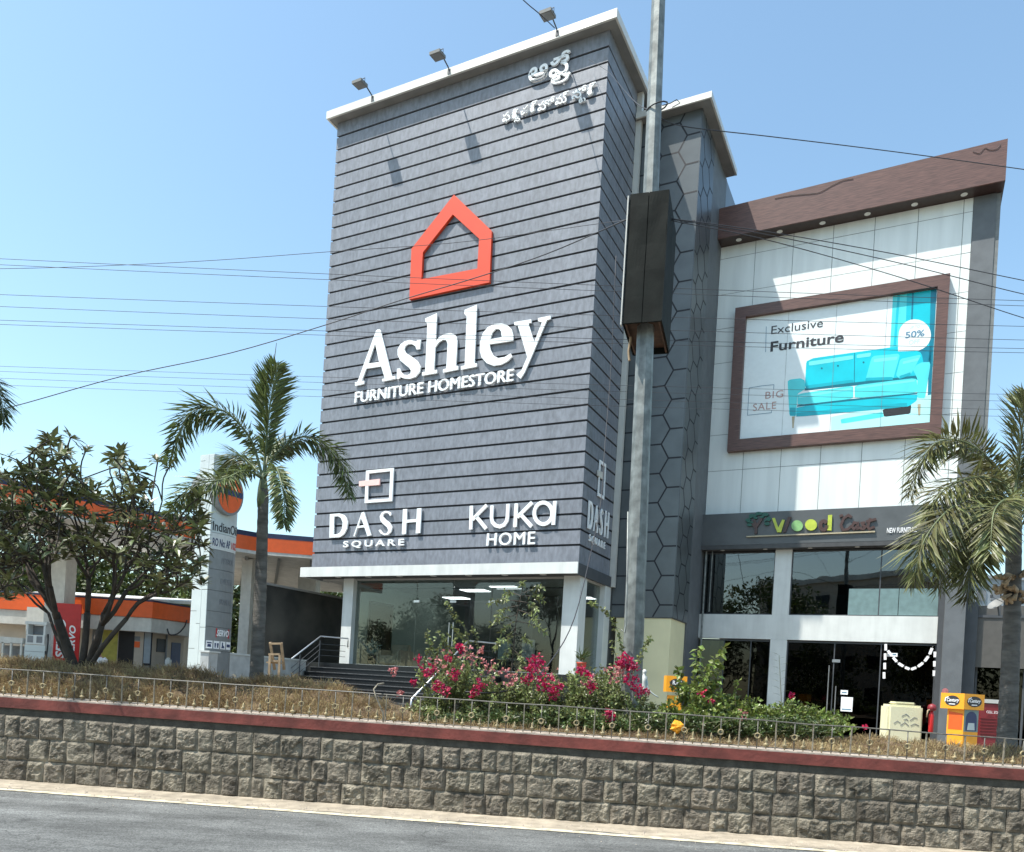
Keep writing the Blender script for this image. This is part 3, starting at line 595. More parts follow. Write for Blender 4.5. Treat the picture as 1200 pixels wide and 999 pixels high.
def hexedges(u0, u1, phase):
    E_ = []; hp = .975; dx = .84; ew = .27         # hex height, column pitch, slant width
    for c in range(-4, 6):
        for r in range(-2, 22):
            z = 20.13 - hp * r - (hp / 2 if c % 2 else 0); x = phase - c * dx    # vertex: right end of slant pair
            # horizontal edge from x to x+ (dx-ew), slants from x to x-ew
            E_ += [((x, z), (x + dx - ew, z)), ((x, z), (x - ew, z + hp / 2)), ((x, z), (x - ew, z - hp / 2))]
    out = []
    for a, b in E_:
        t0, t1 = 0, 1; ok = True
        for ax, lo, hi in ((0, u0, u1), (1, HZ0 + .01, HZ1 - .01)):
            d = b[ax] - a[ax]
            if abs(d) < 1e-9:
                if a[ax] < lo or a[ax] > hi: ok = False
                continue
            ta, tb = sorted(((lo - a[ax]) / d, (hi - a[ax]) / d)); t0 = max(t0, ta); t1 = min(t1, tb)
        if ok and t1 - t0 > .02: out.append(((a[0] + (b[0] - a[0]) * t0, a[1] + (b[1] - a[1]) * t0), (a[0] + (b[0] - a[0]) * t1, a[1] + (b[1] - a[1]) * t1)))
    return out
mb = MB()
for i, (a, b) in enumerate(hexedges(-.08, HS - .005, 1.60)): mb.ribbon([a, b], .05, front(HD), -.02, .003 + .0004 * (i % 5))
obj('groove_lines', mb, M['groove'], hx)
mb = MB()
for i, (a, b) in enumerate(hexedges(.005, 1.84, 1.46)): mb.ribbon([(a[0] + HD, a[1]), (b[0] + HD, b[1])], .05, right(HS + .03), -.02, .003 + .0004 * (i % 5))
obj('groove_lines', mb, M['groove'], hx)
mb = MB(); mb.boxF(.1, 2.0, 3.04, 4.83, 0, HZ0 - .03); obj('base_pillar', mb, M['yellow'], hx)
mb = MB(); mb.boxF(.0, 2.05, 3.01, 4.85, HZ0 - .03, HZ0); obj('base_trim', mb, M['pierd'], hx)

# ================================================================ WHITE SHOWROOM BUILDING
WB = 6.6
wb = thing('white_showroom', 'white panelled showroom with a dark brown roof fascia and two storeys of dark glass', 'building', F(6, 7, 0))
mb = MB()
xs = [2.05, 3.31, 4.62, 5.94, 7.25, 8.56, 9.87, 10.14]; zs = [8.2, 8.56, 9.89, 11.22, 12.55, 13.88, 15.21, 16.54, 17.75, 18.2]
zs = [8.22, 9.89, 11.22, 12.55, 13.88, 15.15, 16.42, 17.75, 18.2]
for i in range(len(xs) - 1):
    for j in range(len(zs) - 1): mb.boxF(xs[i] + .009, xs[i + 1] - .009, WB + .0015 * ((i * 7 + j * 5) % 4), WB + .03, zs[j] + .009, zs[j + 1] - .009)
obj('wall_panels', mb, M['acp'], wb)
mb = MB(); mb.boxF(2.055, 10.9, WB + .012, 16, 8.3, 18.19); obj('core', mb, M['joint'], wb)
mb = MB(); mb.boxF(10.15, 10.78, WB - .02, WB + .5, 3.0, 18.19); obj('corner_strip', mb, M['pier'], wb)
mb = MB()
a0 = (2.05, 18.2, 19.33); a1 = (10.95, 18.2, 19.62)
mb.hexa([F(2.06, 6.0, 18.2), F(10.95, 6.0, 18.2), F(10.95, 6.06, 18.2), F(2.06, 6.06, 18.2), F(2.06, 6.0, 19.30), F(10.95, 6.0, 19.50), F(10.95, 6.06, 19.50), F(2.06, 6.06, 19.30)])
obj('fascia', mb, M['brown'], wb)
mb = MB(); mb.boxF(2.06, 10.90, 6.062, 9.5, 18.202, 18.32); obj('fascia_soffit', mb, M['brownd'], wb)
mb = MB(); mb.boxF(10.90, 10.949, 6.062, 9.5, 18.20, 19.48); obj('fascia_return', mb, M['brownd'], wb)
for k in range(6):
    mb = MB(); c = F(2.75 + 1.42 * k, 6.33, 18.196); mb.lathe(c, [(.01, 0), (.085, 0), (.10, -.004), (.10, .01)], 14); obj('downlight', mb, M['downl'], wb)
mb = MB(); mb.boxF(2.05, 10.14, 6.25, 6.6, 7.08, 8.22); obj('sign_band', mb, M['band'], wb)
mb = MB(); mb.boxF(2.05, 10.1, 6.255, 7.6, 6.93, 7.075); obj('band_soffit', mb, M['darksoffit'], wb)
for s_ in (2.8, 4.3, 5.8, 7.3, 8.8):
    mb = MB(); c = F(s_, 6.42, 6.925); mb.lathe(c, [(.01, 0), (.07, 0), (.08, -.003), (.08, .008)], 12); obj('downlight', mb, M['downl'], wb)
mb = MB(); mb.boxF(1.98, 9.82, WB, WB + .3, 3.75, 4.62); obj('spandrel', mb, M['white'], wb)
mb = MB(); mb.boxF(4.63, 5.19, WB - .004, WB + .35, .2, 3.748); mb.boxF(4.63, 5.19, WB - .004, WB + .35, 4.622, 6.93); obj('column', mb, M['white'], wb)
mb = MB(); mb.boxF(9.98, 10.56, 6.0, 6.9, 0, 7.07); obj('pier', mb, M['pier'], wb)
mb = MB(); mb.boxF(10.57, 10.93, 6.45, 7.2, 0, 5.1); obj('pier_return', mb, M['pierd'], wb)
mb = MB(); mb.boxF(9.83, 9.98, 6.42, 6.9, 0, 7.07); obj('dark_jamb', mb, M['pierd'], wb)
mb = MB(); mb.boxF(2.0, 10.5, 11.5, 11.7, 0, 7); mb.boxF(2.0, 10.5, WB + .31, 11.5, 4.0, 4.3); mb.boxF(2.0, 10.5, WB + .3, 11.5, 6.95, 7.07); mb.boxF(10.4, 10.5, 6.9, 11.5, 0, 7); obj('interior_wall', mb, M['dkbld'], wb)
mb = MB(); mb.boxF(2.0, 10.5, WB - .3, 11.5, 0, .45); obj('floor_slab', mb, M['lowwall'], wb)
def glaz(s0, s1, z0, z1, mulls, mat, name='window'):
    mb = MB()
    mb.boxF(s0, s1, WB + .10, WB + .15, z1 - .05, z1); mb.boxF(s0, s1, WB + .10, WB + .15, z0, z0 + .04)
    for m_ in [s0 + .02, s1 - .02] + mulls: mb.boxF(m_ - .018, m_ + .018, WB + .095, WB + .155, z0 + .04, z1 - .05)
    o = obj(name, mb, M['pierd'], wb)
    mb = MB(); e = [s0] + mulls + [s1]
    for i in range(len(e) - 1): mb.boxF(e[i] + .02, e[i + 1] - .02, WB + .12, WB + .13, z0 + .03, z1 - .04)
    obj('pane', mb, M[mat], o); return o
glaz(1.98, 4.63, 4.62, 6.9, [], 'upglass'); glaz(5.19, 9.83, 4.62, 6.9, [8.05], 'upglass')
g1 = glaz(1.98, 4.63, .45, 3.72, [3.0, 3.95], 'darkglass'); g2 = glaz(5.19, 9.83, .45, 3.72, [6.75, 8.2], 'darkglass')
mb = MB(); mb.boxF(7.1, 8.03, WB + .09, WB + .097, 4.66, 5.55); mb.boxF(8.07, 8.63, WB + .09, WB + .097, 4.66, 5.55); mb.boxF(8.65, 9.8, WB + .09, WB + .097, 4.66, 5.55); obj('frosted_film', mb, M['frost'], wb)
mb = MB(); mb.boxF(1.99, 4.6, WB + .9, WB + .95, 4.4, 5.5); mb.boxF(5.3, 7.0, WB + .9, WB + .95, 4.4, 5.45); obj('inner_balustrade', mb, M['frost'], wb)
mb = MB(); a = sid(0, 0)
mb.tube([F(2.2, WB - .12, .3), F(2.2, WB - .12, 6.92)], .035, 8); mb.tube([F(2.42, WB - .1, 4.7), F(2.42, WB - .1, 6.92)], .022, 8); obj('drain_pipe', mb, M['steel'], wb)
# door fittings, notices and bunting on the ground floor glass
mb = MB(); mb.tube([F(6.62, WB - .02, 1.0), F(6.62, WB - .02, 2.9)], .02, 8); mb.tube([F(6.87, WB - .02, .9), F(6.87, WB - .02, 2.2)], .02, 8)
mb.boxF(6.7, 6.95, WB + .07, WB + .09, 3.02, 3.12); obj('door_handle', mb, M['chrome'], g2)
for (s0, s1, z0, z1) in ((7.05, 7.42, 1.36, 1.85), (7.02, 7.25, 1.93, 2.08), (8.4, 8.7, 3.28, 3.40)):
    mb = MB(); mb.boxF(s0, s1, WB + .108, WB + .115, z0, z1); mb.boxF(s0 + .04, s1 - .04, WB + .106, WB + .108, z0 + .05, z0 + .09, 1); obj('notice', mb, [M['whitetxt'], M['pblue']], g2)
gb = thing('bunting', 'string of white paper strips hung across the dark glass door', 'bunting', F(9, WB, 3))
mb = MB(); pts = [(8.92 + (9.80 - 8.92) * i / 12, 3.62 - 4 * .80 * (i / 12) * (1 - i / 12)) for i in range(13)]
pts = [fac(x, y, WB) for x, y in ((1040, 762), (1046, 770), (1052, 777), (1060, 782), (1067, 785), (1075, 782), (1083, 776), (1089, 768), (1093, 758))]
for i in range(len(pts) - 1):
    a, b = Vector(pts[i]), Vector(pts[i + 1]); mb = MB(); mb.ribbon([a.lerp(b, .1), a.lerp(b, .82)], .085, front(WB), .02, .024); obj('paper_strip', mb, M['whitetxt'], gb)
for (x, y) in ((1038, 759), (1037.3, 770), (1036.8, 781), (1036, 792)):
    a = fac(x, y - 4, WB); b = fac(x, y + 3.5, WB); mb = MB(); mb.ribbon([a, b], .08, front(WB), .02, .024); obj('paper_strip', mb, M['whitetxt'], gb)
for (x, y) in ((1096, 768), (1095.5, 779), (1095, 790)):
    a = fac(x, y - 4, WB); b = fac(x, y + 2.5, WB); mb = MB(); mb.ribbon([a, b], .1, front(WB), .02, .024); obj('paper_strip', mb, M['whitetxt'], gb)
mb = MB(); mb.tube([F(p[0], WB - .018, p[1]) for p in pts], .006, 5); obj('string', mb, M['cwhite'], gb)
lc = thing('loose_cable', 'thin loose black cable sagging along the top of the brown roof fascia', 'cable', F(6, 5.95, 19))
mb = MB()
for pts in ([(908, 231), (925, 228), (945, 226), (960, 224), (975, 216), (988, 210), (1000, 208)], [(1140, 176), (1148, 178), (1154, 172), (1160, 174), (1168, 173), (1173, 168)]):
    mb.tube(smooth_path([F(a_[0], 5.985, a_[1] - .05) for a_ in [fac(x, y, 5.985) for x, y in pts]], 30), .008, 5)
obj('strand', mb, M['cable'], lc, smooth=True)
# billboard
bb = thing('billboard', 'wide advertising board of a turquoise sofa in a brown frame on the white wall', 'billboard', F(6.2, 6.5, 13))
FD = 6.33
mb = MB(); mb.prism([(2.77, 10.51), (9.59, 10.51), (9.59, 15.72), (2.77, 15.72)], front(FD), -.25, 0, [[(3.16, 10.92), (9.25, 10.92), (9.25, 15.35), (3.16, 15.35)]]); obj('frame', mb, M['brown'], bb)
PD = 6.50
mb = MB(); mb.boxF(3.165, 9.245, PD, PD + .06, 10.925, 15.345); pst = obj('poster', mb, M['poster'], bb)
layer = [0]
def chaik(p, n=2):
    for _ in range(n):
        o_ = []
        for i in range(len(p)):
            a, b = p[i], p[(i + 1) % len(p)]; o_ += [(a[0] * .92 + b[0] * .08, a[1] * .92 + b[1] * .08), (a[0] * .08 + b[0] * .92, a[1] * .08 + b[1] * .92)]
        p = o_
    return p
def pp(polys, mat, name, w=None):
    if name.startswith('sofa') and name not in ('sofa_seam', 'sofa_leg'): polys = [chaik(p) for p in polys]
    layer[0] += 1; k = layer[0]
    for p in polys:
        mb = MB(); mb.prism([(min(9.243, max(3.168, a)), min(15.343, max(10.927, b))) for a, b in px2(p, PD)], front(PD), .0003 * (k - 1) + .0001, .0003 * k + .0002)
        obj(name, mb, M[mat], pst)
pp([[(1046.6, 343), (1098, 335), (1093, 430), (1052, 410), (1043, 408)]], 'teall', 'curtain')
pp([[(1063, 342), (1069, 341), (1065, 420), (1060, 420)], [(1070, 341), (1098, 335), (1094, 430), (1066, 430)], [(1052, 343), (1055, 342), (1050, 406), (1047, 406)]], 'teal', 'curtain_fold')
pp([[(1069, 341), (1071, 341), (1068, 420), (1065.5, 420)], [(1091, 338), (1098, 336), (1095, 470), (1087, 468)], [(1066, 410), (1092, 405), (1091, 430), (1066, 432)]], 'teald', 'curtain_shade')
pp([[(974, 489), (1098, 462), (1098, 500), (974, 504.5)]], 'tealp', 'rug')
pp([[(985, 491.5), (1034, 483), (1036, 489), (986, 497)]], 'teall', 'sofa_rug_shade')
pp([[(1034, 480), (1068, 474.5), (1067, 485), (1036, 489)]], 'black', 'sofa_shadow')
pp([[(945, 421), (1050, 406.5), (1064, 407), (1080, 414), (1086, 445), (943, 457)]], 'teal', 'sofa_back')
pp([[(1001.2, 414), (1002, 414), (1001.5, 449), (1000.7, 449)], [(943, 455), (1085, 439), (1085, 444), (943, 458)]], 'tealk', 'sofa_seam')
pp([[(1022, 417.5), (1055, 414.6), (1046.6, 445), (1014, 446)], [(1055, 421), (1080, 415.6), (1067.5, 439), (1054, 444), (1050, 440)]], 'teall', 'sofa_cushion')
pp([[(934.5, 462), (1000, 452), (1000, 467.5), (934.5, 475)], [(1001.5, 452), (1074, 443), (1076, 460.5), (1001.5, 467)]], 'teall', 'sofa_seat')
pp([[(934.5, 475), (1000, 467.5), (1076, 460.5), (1076, 462), (934, 477)]], 'tealk', 'sofa_seam')
pp([[(933.5, 477), (1076, 462), (1074, 470), (1064, 477), (933, 489)]], 'teal', 'sofa_base')
pp([[(923, 447), (926, 445), (938, 443.5), (943, 446), (943.7, 456), (934.5, 462), (933, 488), (925, 487.7)]], 'teall', 'sofa_arm')
pp([[(1070, 434), (1074, 428), (1080, 425), (1089.4, 424.5), (1090.3, 428), (1084, 467), (1075, 466.5), (1075, 444)]], 'teall', 'sofa_arm')
pp([[(948, 424), (1000, 416.5), (1000, 421), (948, 429)], [(1004, 416), (1021, 413.5), (1020, 418), (1004, 420)], [(1024, 421), (1052, 418), (1051, 422), (1024, 425)], [(1058, 424), (1077, 419.5), (1076, 423), (1058, 427)], [(936, 464), (998, 454.5), (998, 457), (936, 467)], [(1004, 453.5), (1072, 445), (1072, 447.5), (1004, 456)]], 'tealh', 'sofa_highlight')
pp([[(1015, 443), (1046, 442), (1046.5, 445.5), (1014, 446.5)], [(1054, 441), (1067, 436.5), (1067, 440), (1054, 444.5)], [(945, 452), (1000, 445), (1000, 448.5), (944, 456)], [(933.5, 484), (1063, 472), (1063, 477), (933, 489)], [(925.5, 478), (932.5, 478), (932.5, 487.5), (925.5, 487.3)]], 'tealm', 'sofa_shade')
pp([arc(963, 432, 1.2, 1.2, 0, 300, 6), arc(982, 429, 1.2, 1.2, 0, 300, 6), arc(1012, 425, 1.2, 1.2, 0, 300, 6)], 'tealk', 'sofa_button')
pp([[(928, 488.5), (931.5, 488.2), (930, 502), (928.5, 502)], [(1075, 474), (1079, 473.5), (1078.5, 487), (1076, 487)]], 'sbeige', 'sofa_leg')
pp([[(1052.4, 412), (1052.6, 396)] + [(1072 + 19 * math.cos(math.radians(a)), 393 + 18.5 * math.sin(math.radians(a))) for a in range(180, 451, 15)]], 'poster', 'badge')
def ptext(body, x0, y0, x1, y1, mat, name, **k):
    a = fac(x0, y0, PD); b = fac(x1, y1, PD); mb = MB(); text(mb, body, front(PD), a[0], b[0], b[1], a[1], .009, .0096, **k); obj(name, mb, M[mat], pst)
def ptq(body, tl, bl, tr, br, mat, **k):
    a, b, c, d = (fac(*p, PD) for p in (tl, bl, tr, br)); mb = MB()
    text(mb, body, front(PD), (a[0] + b[0]) / 2, (c[0] + d[0]) / 2, (b[1] + d[1]) / 2, (a[1] + c[1]) / 2, .009, .0096, **k); obj('lettering', mb, M[mat], pst)
ptq('Exclusive', (904, 382), (904, 392), (964.5, 374.5), (964.5, 383.5), 'txt')
ptq('Furniture', (903, 401), (903, 413), (989, 389), (989, 401), 'txt', bold=.02)
ptq('BIG', (897, 459.5), (897, 468), (918, 457.5), (918, 465.5), 'ptxt', space=1.1)
ptq('SALE', (882.5, 473.5), (882.5, 482), (909.7, 471), (909.7, 479.3), 'ptxt', space=1.1)
ptq('50%', (1061, 389.5), (1061, 397), (1083.5, 386.5), (1083.5, 394.5), 'pblue', bold=.02)
ptq('OFF', (1065, 399.5), (1065, 404.5), (1078, 397.5), (1078, 402.5), 'tealp'); ptq('UP TO', (1066, 383), (1066, 386), (1078, 381), (1078, 384), 'tealp')
mb = MB()
for pth in ([(898, 383), (897.3, 413)], [(893, 452.5), (907, 451.2), (906.6, 457)], [(893, 452.5), (878, 455), (876, 487), (904, 484), (904.3, 481)]): mb.ribbon(px2(pth, PD), .018, front(PD), .0085, .009)
obj('rule_line', mb, M['pblue'], pst)
for x_ in (4.62, 6.2, 7.78):
    mb = MB(); mb.boxF(x_ - .004, x_ + .004, PD - .0112, PD - .0102, 10.95, 15.33); obj('sheet_joint', mb, M['tgrey'], pst)
# wooden letter sign
wc = thing('tree_emblem_sign', 'multicoloured shop letters with a green tree emblem on the charcoal sign band', 'sign', F(5.6, 6.2, 7.7))
Z8 = (860, 580, 5.0); BD = 6.25
def zq(pts): return px2(pts, BD, *Z8)
def zl(name, mat, polys=(), ribs=(), wd=.06, w0=.02, w1=.07):
    mb = MB(); k = 0
    for p in polys: mb.prism(zq(p), front(BD), w0, w1)
    for p in ribs: mb.ribbon(zq(p), wd, front(BD), w0 + .001 * k, w1 + .001 * k); k += 1
    return obj(name, mb, M[mat], wc)
zl('tree_crown', 'grn', [arc(cx, cy, rx, ry, 0, 330, 9) for cx, cy, rx, ry in ((85, 150, 16, 9), (110, 125, 20, 11), (150, 112, 24, 10), (185, 118, 22, 11), (205, 145, 14, 13), (195, 172, 16, 10), (95, 178, 18, 9), (130, 138, 12, 7), (165, 132, 14, 7))], [[(78, 160), (120, 165)], [(90, 140), (140, 120)], [(180, 160), (212, 130)]], .05)
zl('tree_trunk', 'sbrown', ribs=[[(130, 230), (132, 180), (118, 150)], [(132, 190), (150, 165), (165, 140)], [(132, 200), (110, 170)]], wd=.09)
zl('letter_v', 'lime', [[(225, 140), (242, 138), (262, 195), (285, 148), (300, 150), (278, 222), (255, 222)]])
zl('slash', 'sbrown', [[(318, 132), (338, 132), (305, 224), (288, 222)]])
zl('disc_green', 'sgrn', [arc(372, 184, 34, 32, 0, 342, 18)]); zl('disc_lime', 'lime', [arc(453, 179, 35, 33, 0, 342, 18)])
zl('letter_d', 'sbrown', ribs=[arc(527, 182, 20, 26, 0, 330, 12)], wd=.12); zl('letter_stem', 'lime', [[(553, 122), (577, 120), (573, 212), (548, 210)]])
zl('script_letters', 'sbrown', ribs=[[(690, 135), (672, 122), (645, 140), (628, 180), (640, 208), (668, 205), (690, 185)], [(728, 170), (705, 165), (692, 190), (705, 203), (725, 185), (730, 170), (725, 200), (745, 195)], [(770, 165), (752, 168), (757, 182), (772, 190), (760, 203), (742, 200)], [(800, 140), (785, 190), (795, 203), (825, 190)], [(775, 160), (835, 145)], [(620, 130), (640, 122)]], wd=.085)
zl('underline', 'sbeige', [[(75, 244), (828, 214), (828, 222), (75, 251)]])
mb = MB(); a = zq([(898, 196), (1075, 188), (1075, 218), (898, 226)]); text(mb, 'NEW FURNITURE', front(BD), a[0][0], a[1][0], a[3][1], a[0][1], .01, .03, bold=.02); obj('small_lettering', mb, M['whitetxt'], wc)

# ================================================================ INSIDE THE SHOWROOM
def cushion(mb, c, sz, ex=DF):
    c = Vector(c); ey = Vector((0, 0, 1)).cross(ex).normalized(); n = 8; vs_ = []
    for j in range(n + 1):
        for i in range(n + 1):
            u, v = i / n * 2 - 1, j / n * 2 - 1
            k = (1 - u ** 4) * (1 - v ** 4); pin = 1 - .06 * (u * u * v * v)
            vs_.append((u, v, k, pin))
    for sg in (1, -1):
        mb.add([c + ex * (u * sz[0] / 2 * p) + Vector((0, 0, 1)) * (v * sz[2] / 2 * p) + ey * (sg * k * sz[1] / 2) for u, v, k, p in vs_], [(j * (n + 1) + i, j * (n + 1) + i + 1, (j + 1) * (n + 1) + i + 1, (j + 1) * (n + 1) + i) for j in range(n) for i in range(n)])
def sofa(name, label, cat, s_, d_, wd, dp, mat, pill=0, back=1):
    t = thing(name, label, cat, F(s_, d_, FZ))
    mb = MB(); mb.boxF(s_ - wd / 2 + .1, s_ + wd / 2 - .1, d_ - dp / 2, d_ + dp / 2 - .2, FZ + .1, FZ + .42); obj('seat', mb, M[mat], t, bevel=.03)
    mb = MB(); mb.boxF(s_ - wd / 2 + .1, s_ + wd / 2 - .1, d_ + dp / 2 - .22, d_ + dp / 2, FZ + .1, FZ + .85); obj('backrest', mb, M[mat], t, bevel=.04)
    for sg in (-1, 1):
        mb = MB(); c = s_ + sg * (wd / 2 - .05); mb.boxF(c - .1, c + .1, d_ - dp / 2, d_ + dp / 2, FZ + .02, FZ + .62); obj('armrest', mb, M[mat], t, bevel=.05)
    for k in range(pill):
        mb = MB(); cushion(mb, F(s_ - wd / 3 + k * wd / 1.6, d_ + .1, FZ + .66), (.45, .16, .42)); obj('cushion', mb, M['greyc'], t, smooth=True)
sofa('armchair', 'cream armchair just inside the glass near the left column', 'armchair', -8.0, 1.7, 1.0, .95, 'cream')
sofa('sofa', 'grey sofa with pale cushions against the showroom wall', 'sofa', -6.9, 4.3, 2.2, .95, 'greyc', 2)
t = thing('ottoman', 'grey green upholstered ottoman in front of the sofa', 'ottoman', F(-6.0, 2.0, FZ)); mb = MB(); mb.boxF(-6.6, -5.5, 1.6, 2.4, FZ + .1, FZ + .46); obj('seat', mb, M['sage'], t, bevel=.04)
for i in (-6.5, -5.6):
    for j in (1.7, 2.3):
        mb = MB(); mb.boxF(i - .03, i + .03, j - .03, j + .03, FZ, FZ + .1); obj('leg', mb, M['black'], t)
t = thing('bottle', 'pale bottle standing on the grey green ottoman', 'bottle', F(-5.8, 1.9, FZ + .46)); mb = MB(); mb.lathe(F(-5.8, 1.9, FZ + .46), [(.05, 0), (.055, .02), (.055, .2), (.02, .27), (.02, .33), (.001, .335)], 10); obj('body', mb, M['white'], t, smooth=True)
t = thing('framed_picture', 'tall dark framed picture of a standing figure on the showroom end wall', 'picture', F(-9.15, 2.4, 3.3))
mb = MB(); mb.prism([(1.5, 2.55), (3.0, 2.55), (3.0, 4.45), (1.5, 4.45)], right(-9.2), .005, .06, [[(1.58, 2.63), (2.92, 2.63), (2.92, 4.37), (1.58, 4.37)]]); obj('frame', mb, M['black'], t)
mb = MB(); mb.boxF(-9.19, -9.175, 1.57, 2.93, 2.62, 4.38); obj('canvas', mb, M['brownd'], t)
mb = MB(); mb.prism([(1.7, 2.64), (2.75, 2.64), (2.6, 3.2), (2.4, 3.5), (2.38, 3.75), (2.25, 3.9), (2.1, 3.8), (2.08, 3.5), (1.85, 3.25)], right(-9.175), 0, .004); obj('figure', mb, M['black'], t)
def chair(label, s_, d_, mat):
    t = thing('dining_chair', label, 'chair', F(s_, d_, FZ), 'chairs at the showroom dining table')
    mb = MB(); mb.boxF(s_ - .25, s_ + .25, d_ - .25, d_ + .25, FZ + .43, FZ + .52); obj('seat', mb, M[mat], t, bevel=.02)
    mb = MB(); mb.boxF(s_ - .24, s_ + .24, d_ - .27, d_ - .19, FZ + .5, FZ + 1.15); obj('backrest', mb, M[mat], t, bevel=.03)
    for i in (-.2, .2):
        for j in (-.2, .2):
            mb = MB(); mb.bar(F(s_ + i, d_ + j, FZ), F(s_ + i * .95, d_ + j * .95, FZ + .43), .04); obj('leg', mb, M['black'], t)
chair('pale high backed dining chair near the right end of the shop window', -2.35, 1.6, 'greyc'); chair('pale dining chair second from the right end of the shop window', -3.3, 1.7, 'sage')
t = thing('dining_table', 'dark dining table behind the pale chairs in the shop window', 'table', F(-2.4, 2.6, FZ)); mb = MB(); mb.boxF(-3.6, -1.2, 2.2, 3.2, FZ + .7, FZ + .75); obj('tabletop', mb, M['brownd'], t)
for i in (-3.5, -1.3):
    for j in (2.3, 3.1):
        mb = MB(); mb.boxF(i - .04, i + .04, j - .04, j + .04, FZ, FZ + .7); obj('leg', mb, M['black'], t)
t = thing('wall_mirror', 'tall thin framed mirror on the back wall of the shop', 'mirror', F(-1.6, 8.5, 3.5)); mb = MB(); mb.prism([(-2.6, 2.6), (-1.5, 2.6), (-1.5, 4.5), (-2.6, 4.5)], front(8.6), .005, .05, [[(-2.54, 2.66), (-1.56, 2.66), (-1.56, 4.44), (-2.54, 4.44)]]); obj('frame', mb, M['black'], t)
mb = MB(); mb.boxF(-2.55, -1.55, 8.58, 8.594, 2.65, 4.45); obj('pane', mb, M['greyc'], t)

# ================================================================ LEAF AND PLANT BUILDERS
def rvec(rg=random):
    while 1:
        v = Vector((rg.uniform(-1, 1), rg.uniform(-1, 1), rg.uniform(-1, 1)))
        if .05 < v.length < 1: return v.normalized()
def leaf(mb, p, d, up, L, wd, bend=.15):
    d = d.normalized(); s_ = d.cross(up)
    s_ = s_.normalized() if s_.length > 1e-3 else d.orthogonal().normalized(); n = s_.cross(d)
    a = p; b = p + d * (L * .5) + n * (L * bend * .5); c = p + d * L - n * (L * bend * .3)
    mb.add([a, b - s_ * (wd / 2), c, b + s_ * (wd / 2), b - n * (wd * .12)], [(0, 1, 4), (1, 2, 4), (4, 2, 3), (0, 4, 3)])
def grow(mb, p, d, tips, r, rg, depth=0, wob=.06, spread=.42, tipr=.012, n=6):
    """branch skeleton that reaches the tips, splitting in two as it goes"""
    if len(tips) == 1:
        q_ = tips[0]; mid = p.lerp(q_, .5) + d * ((q_ - p).length * .12) + rvec(rg) * wob * .5
        path = smooth_path([p, mid, q_], 5); mb.tube(path, [r + (tipr - r) * i / 5 for i in range(6)], n, jit=.06); return
    c = sum(tips, Vector()) / len(tips); L = (c - p).length * spread
    q_ = p + ((c - p).normalized() * .7 + d * .3).normalized() * L + rvec(rg) * wob
    r2 = max(tipr, r * .86); mb.tube(smooth_path([p, p.lerp(q_, .5) + rvec(rg) * wob * .4, q_], 4), [r + (r2 - r) * i / 4 for i in range(5)], n, jit=.06)
    ax = max((b - a for a in tips for b in tips), key=lambda v: v.length) if len(tips) < 30 else (max(tips, key=lambda t_: (t_ - c).length) - c)
    ax = (ax.normalized() + rvec(rg) * .35).normalized(); o = sorted(tips, key=lambda t_: t_.dot(ax)); k = max(1, min(len(o) - 1, int(len(o) * rg.uniform(.38, .62))))
    for g in (o[:k], o[k:]): grow(mb, q_, (q_ - p).normalized(), g, max(tipr, r2 * (len(g) / len(tips)) ** .42), rg, depth + 1, wob, spread, tipr, n)

# ---------------------------------------------------------------- palms in the median
def frond(mb, rb, pts, L, wd=.031, n=58, droop=.25, rg=random, r0=.022, plume=1.0, start=.14):
    path = smooth_path(pts, 30); tot = sum((path[i + 1] - path[i]).length for i in range(30))
    rb.tube(path, [r0 * (1 - .85 * i / 30) for i in range(31)], 6)
    for k in range(n):
        t = start + (1 - start) * (k + .5) / n; f = t * 30; i = min(29, int(f)); p = path[i].lerp(path[i + 1], f - i)
        tg = (path[min(30, i + 2)] - path[max(0, i - 1)]).normalized()
        sv = tg.cross(Vector((0, 0, 1))); sv = sv.normalized() if sv.length > .15 else tg.orthogonal().normalized(); nv = sv.cross(tg)
        prof = min(1, .35 + 1.9 * (t - start)) * (1 - max(0, t - .72) * 2.0)
        for sg in (-1, 1):
            for ang in (rg.uniform(-.15, .35), rg.uniform(.45, .95) * plume, rg.uniform(-.85, -.35) * plume):
                a = ang * 1.0; d = (sv * sg * math.cos(a) + nv * math.sin(a) + tg * rg.uniform(.45, .8)).normalized()
                d = (d - Vector((0, 0, droop * rg.uniform(.6, 1.4)))).normalized()
                l = L * prof * rg.uniform(.8, 1.12)
                if l > .03: leaf(mb, p, d, nv + rvec(rg) * .5, l, wd * rg.uniform(.8, 1.2), .10)
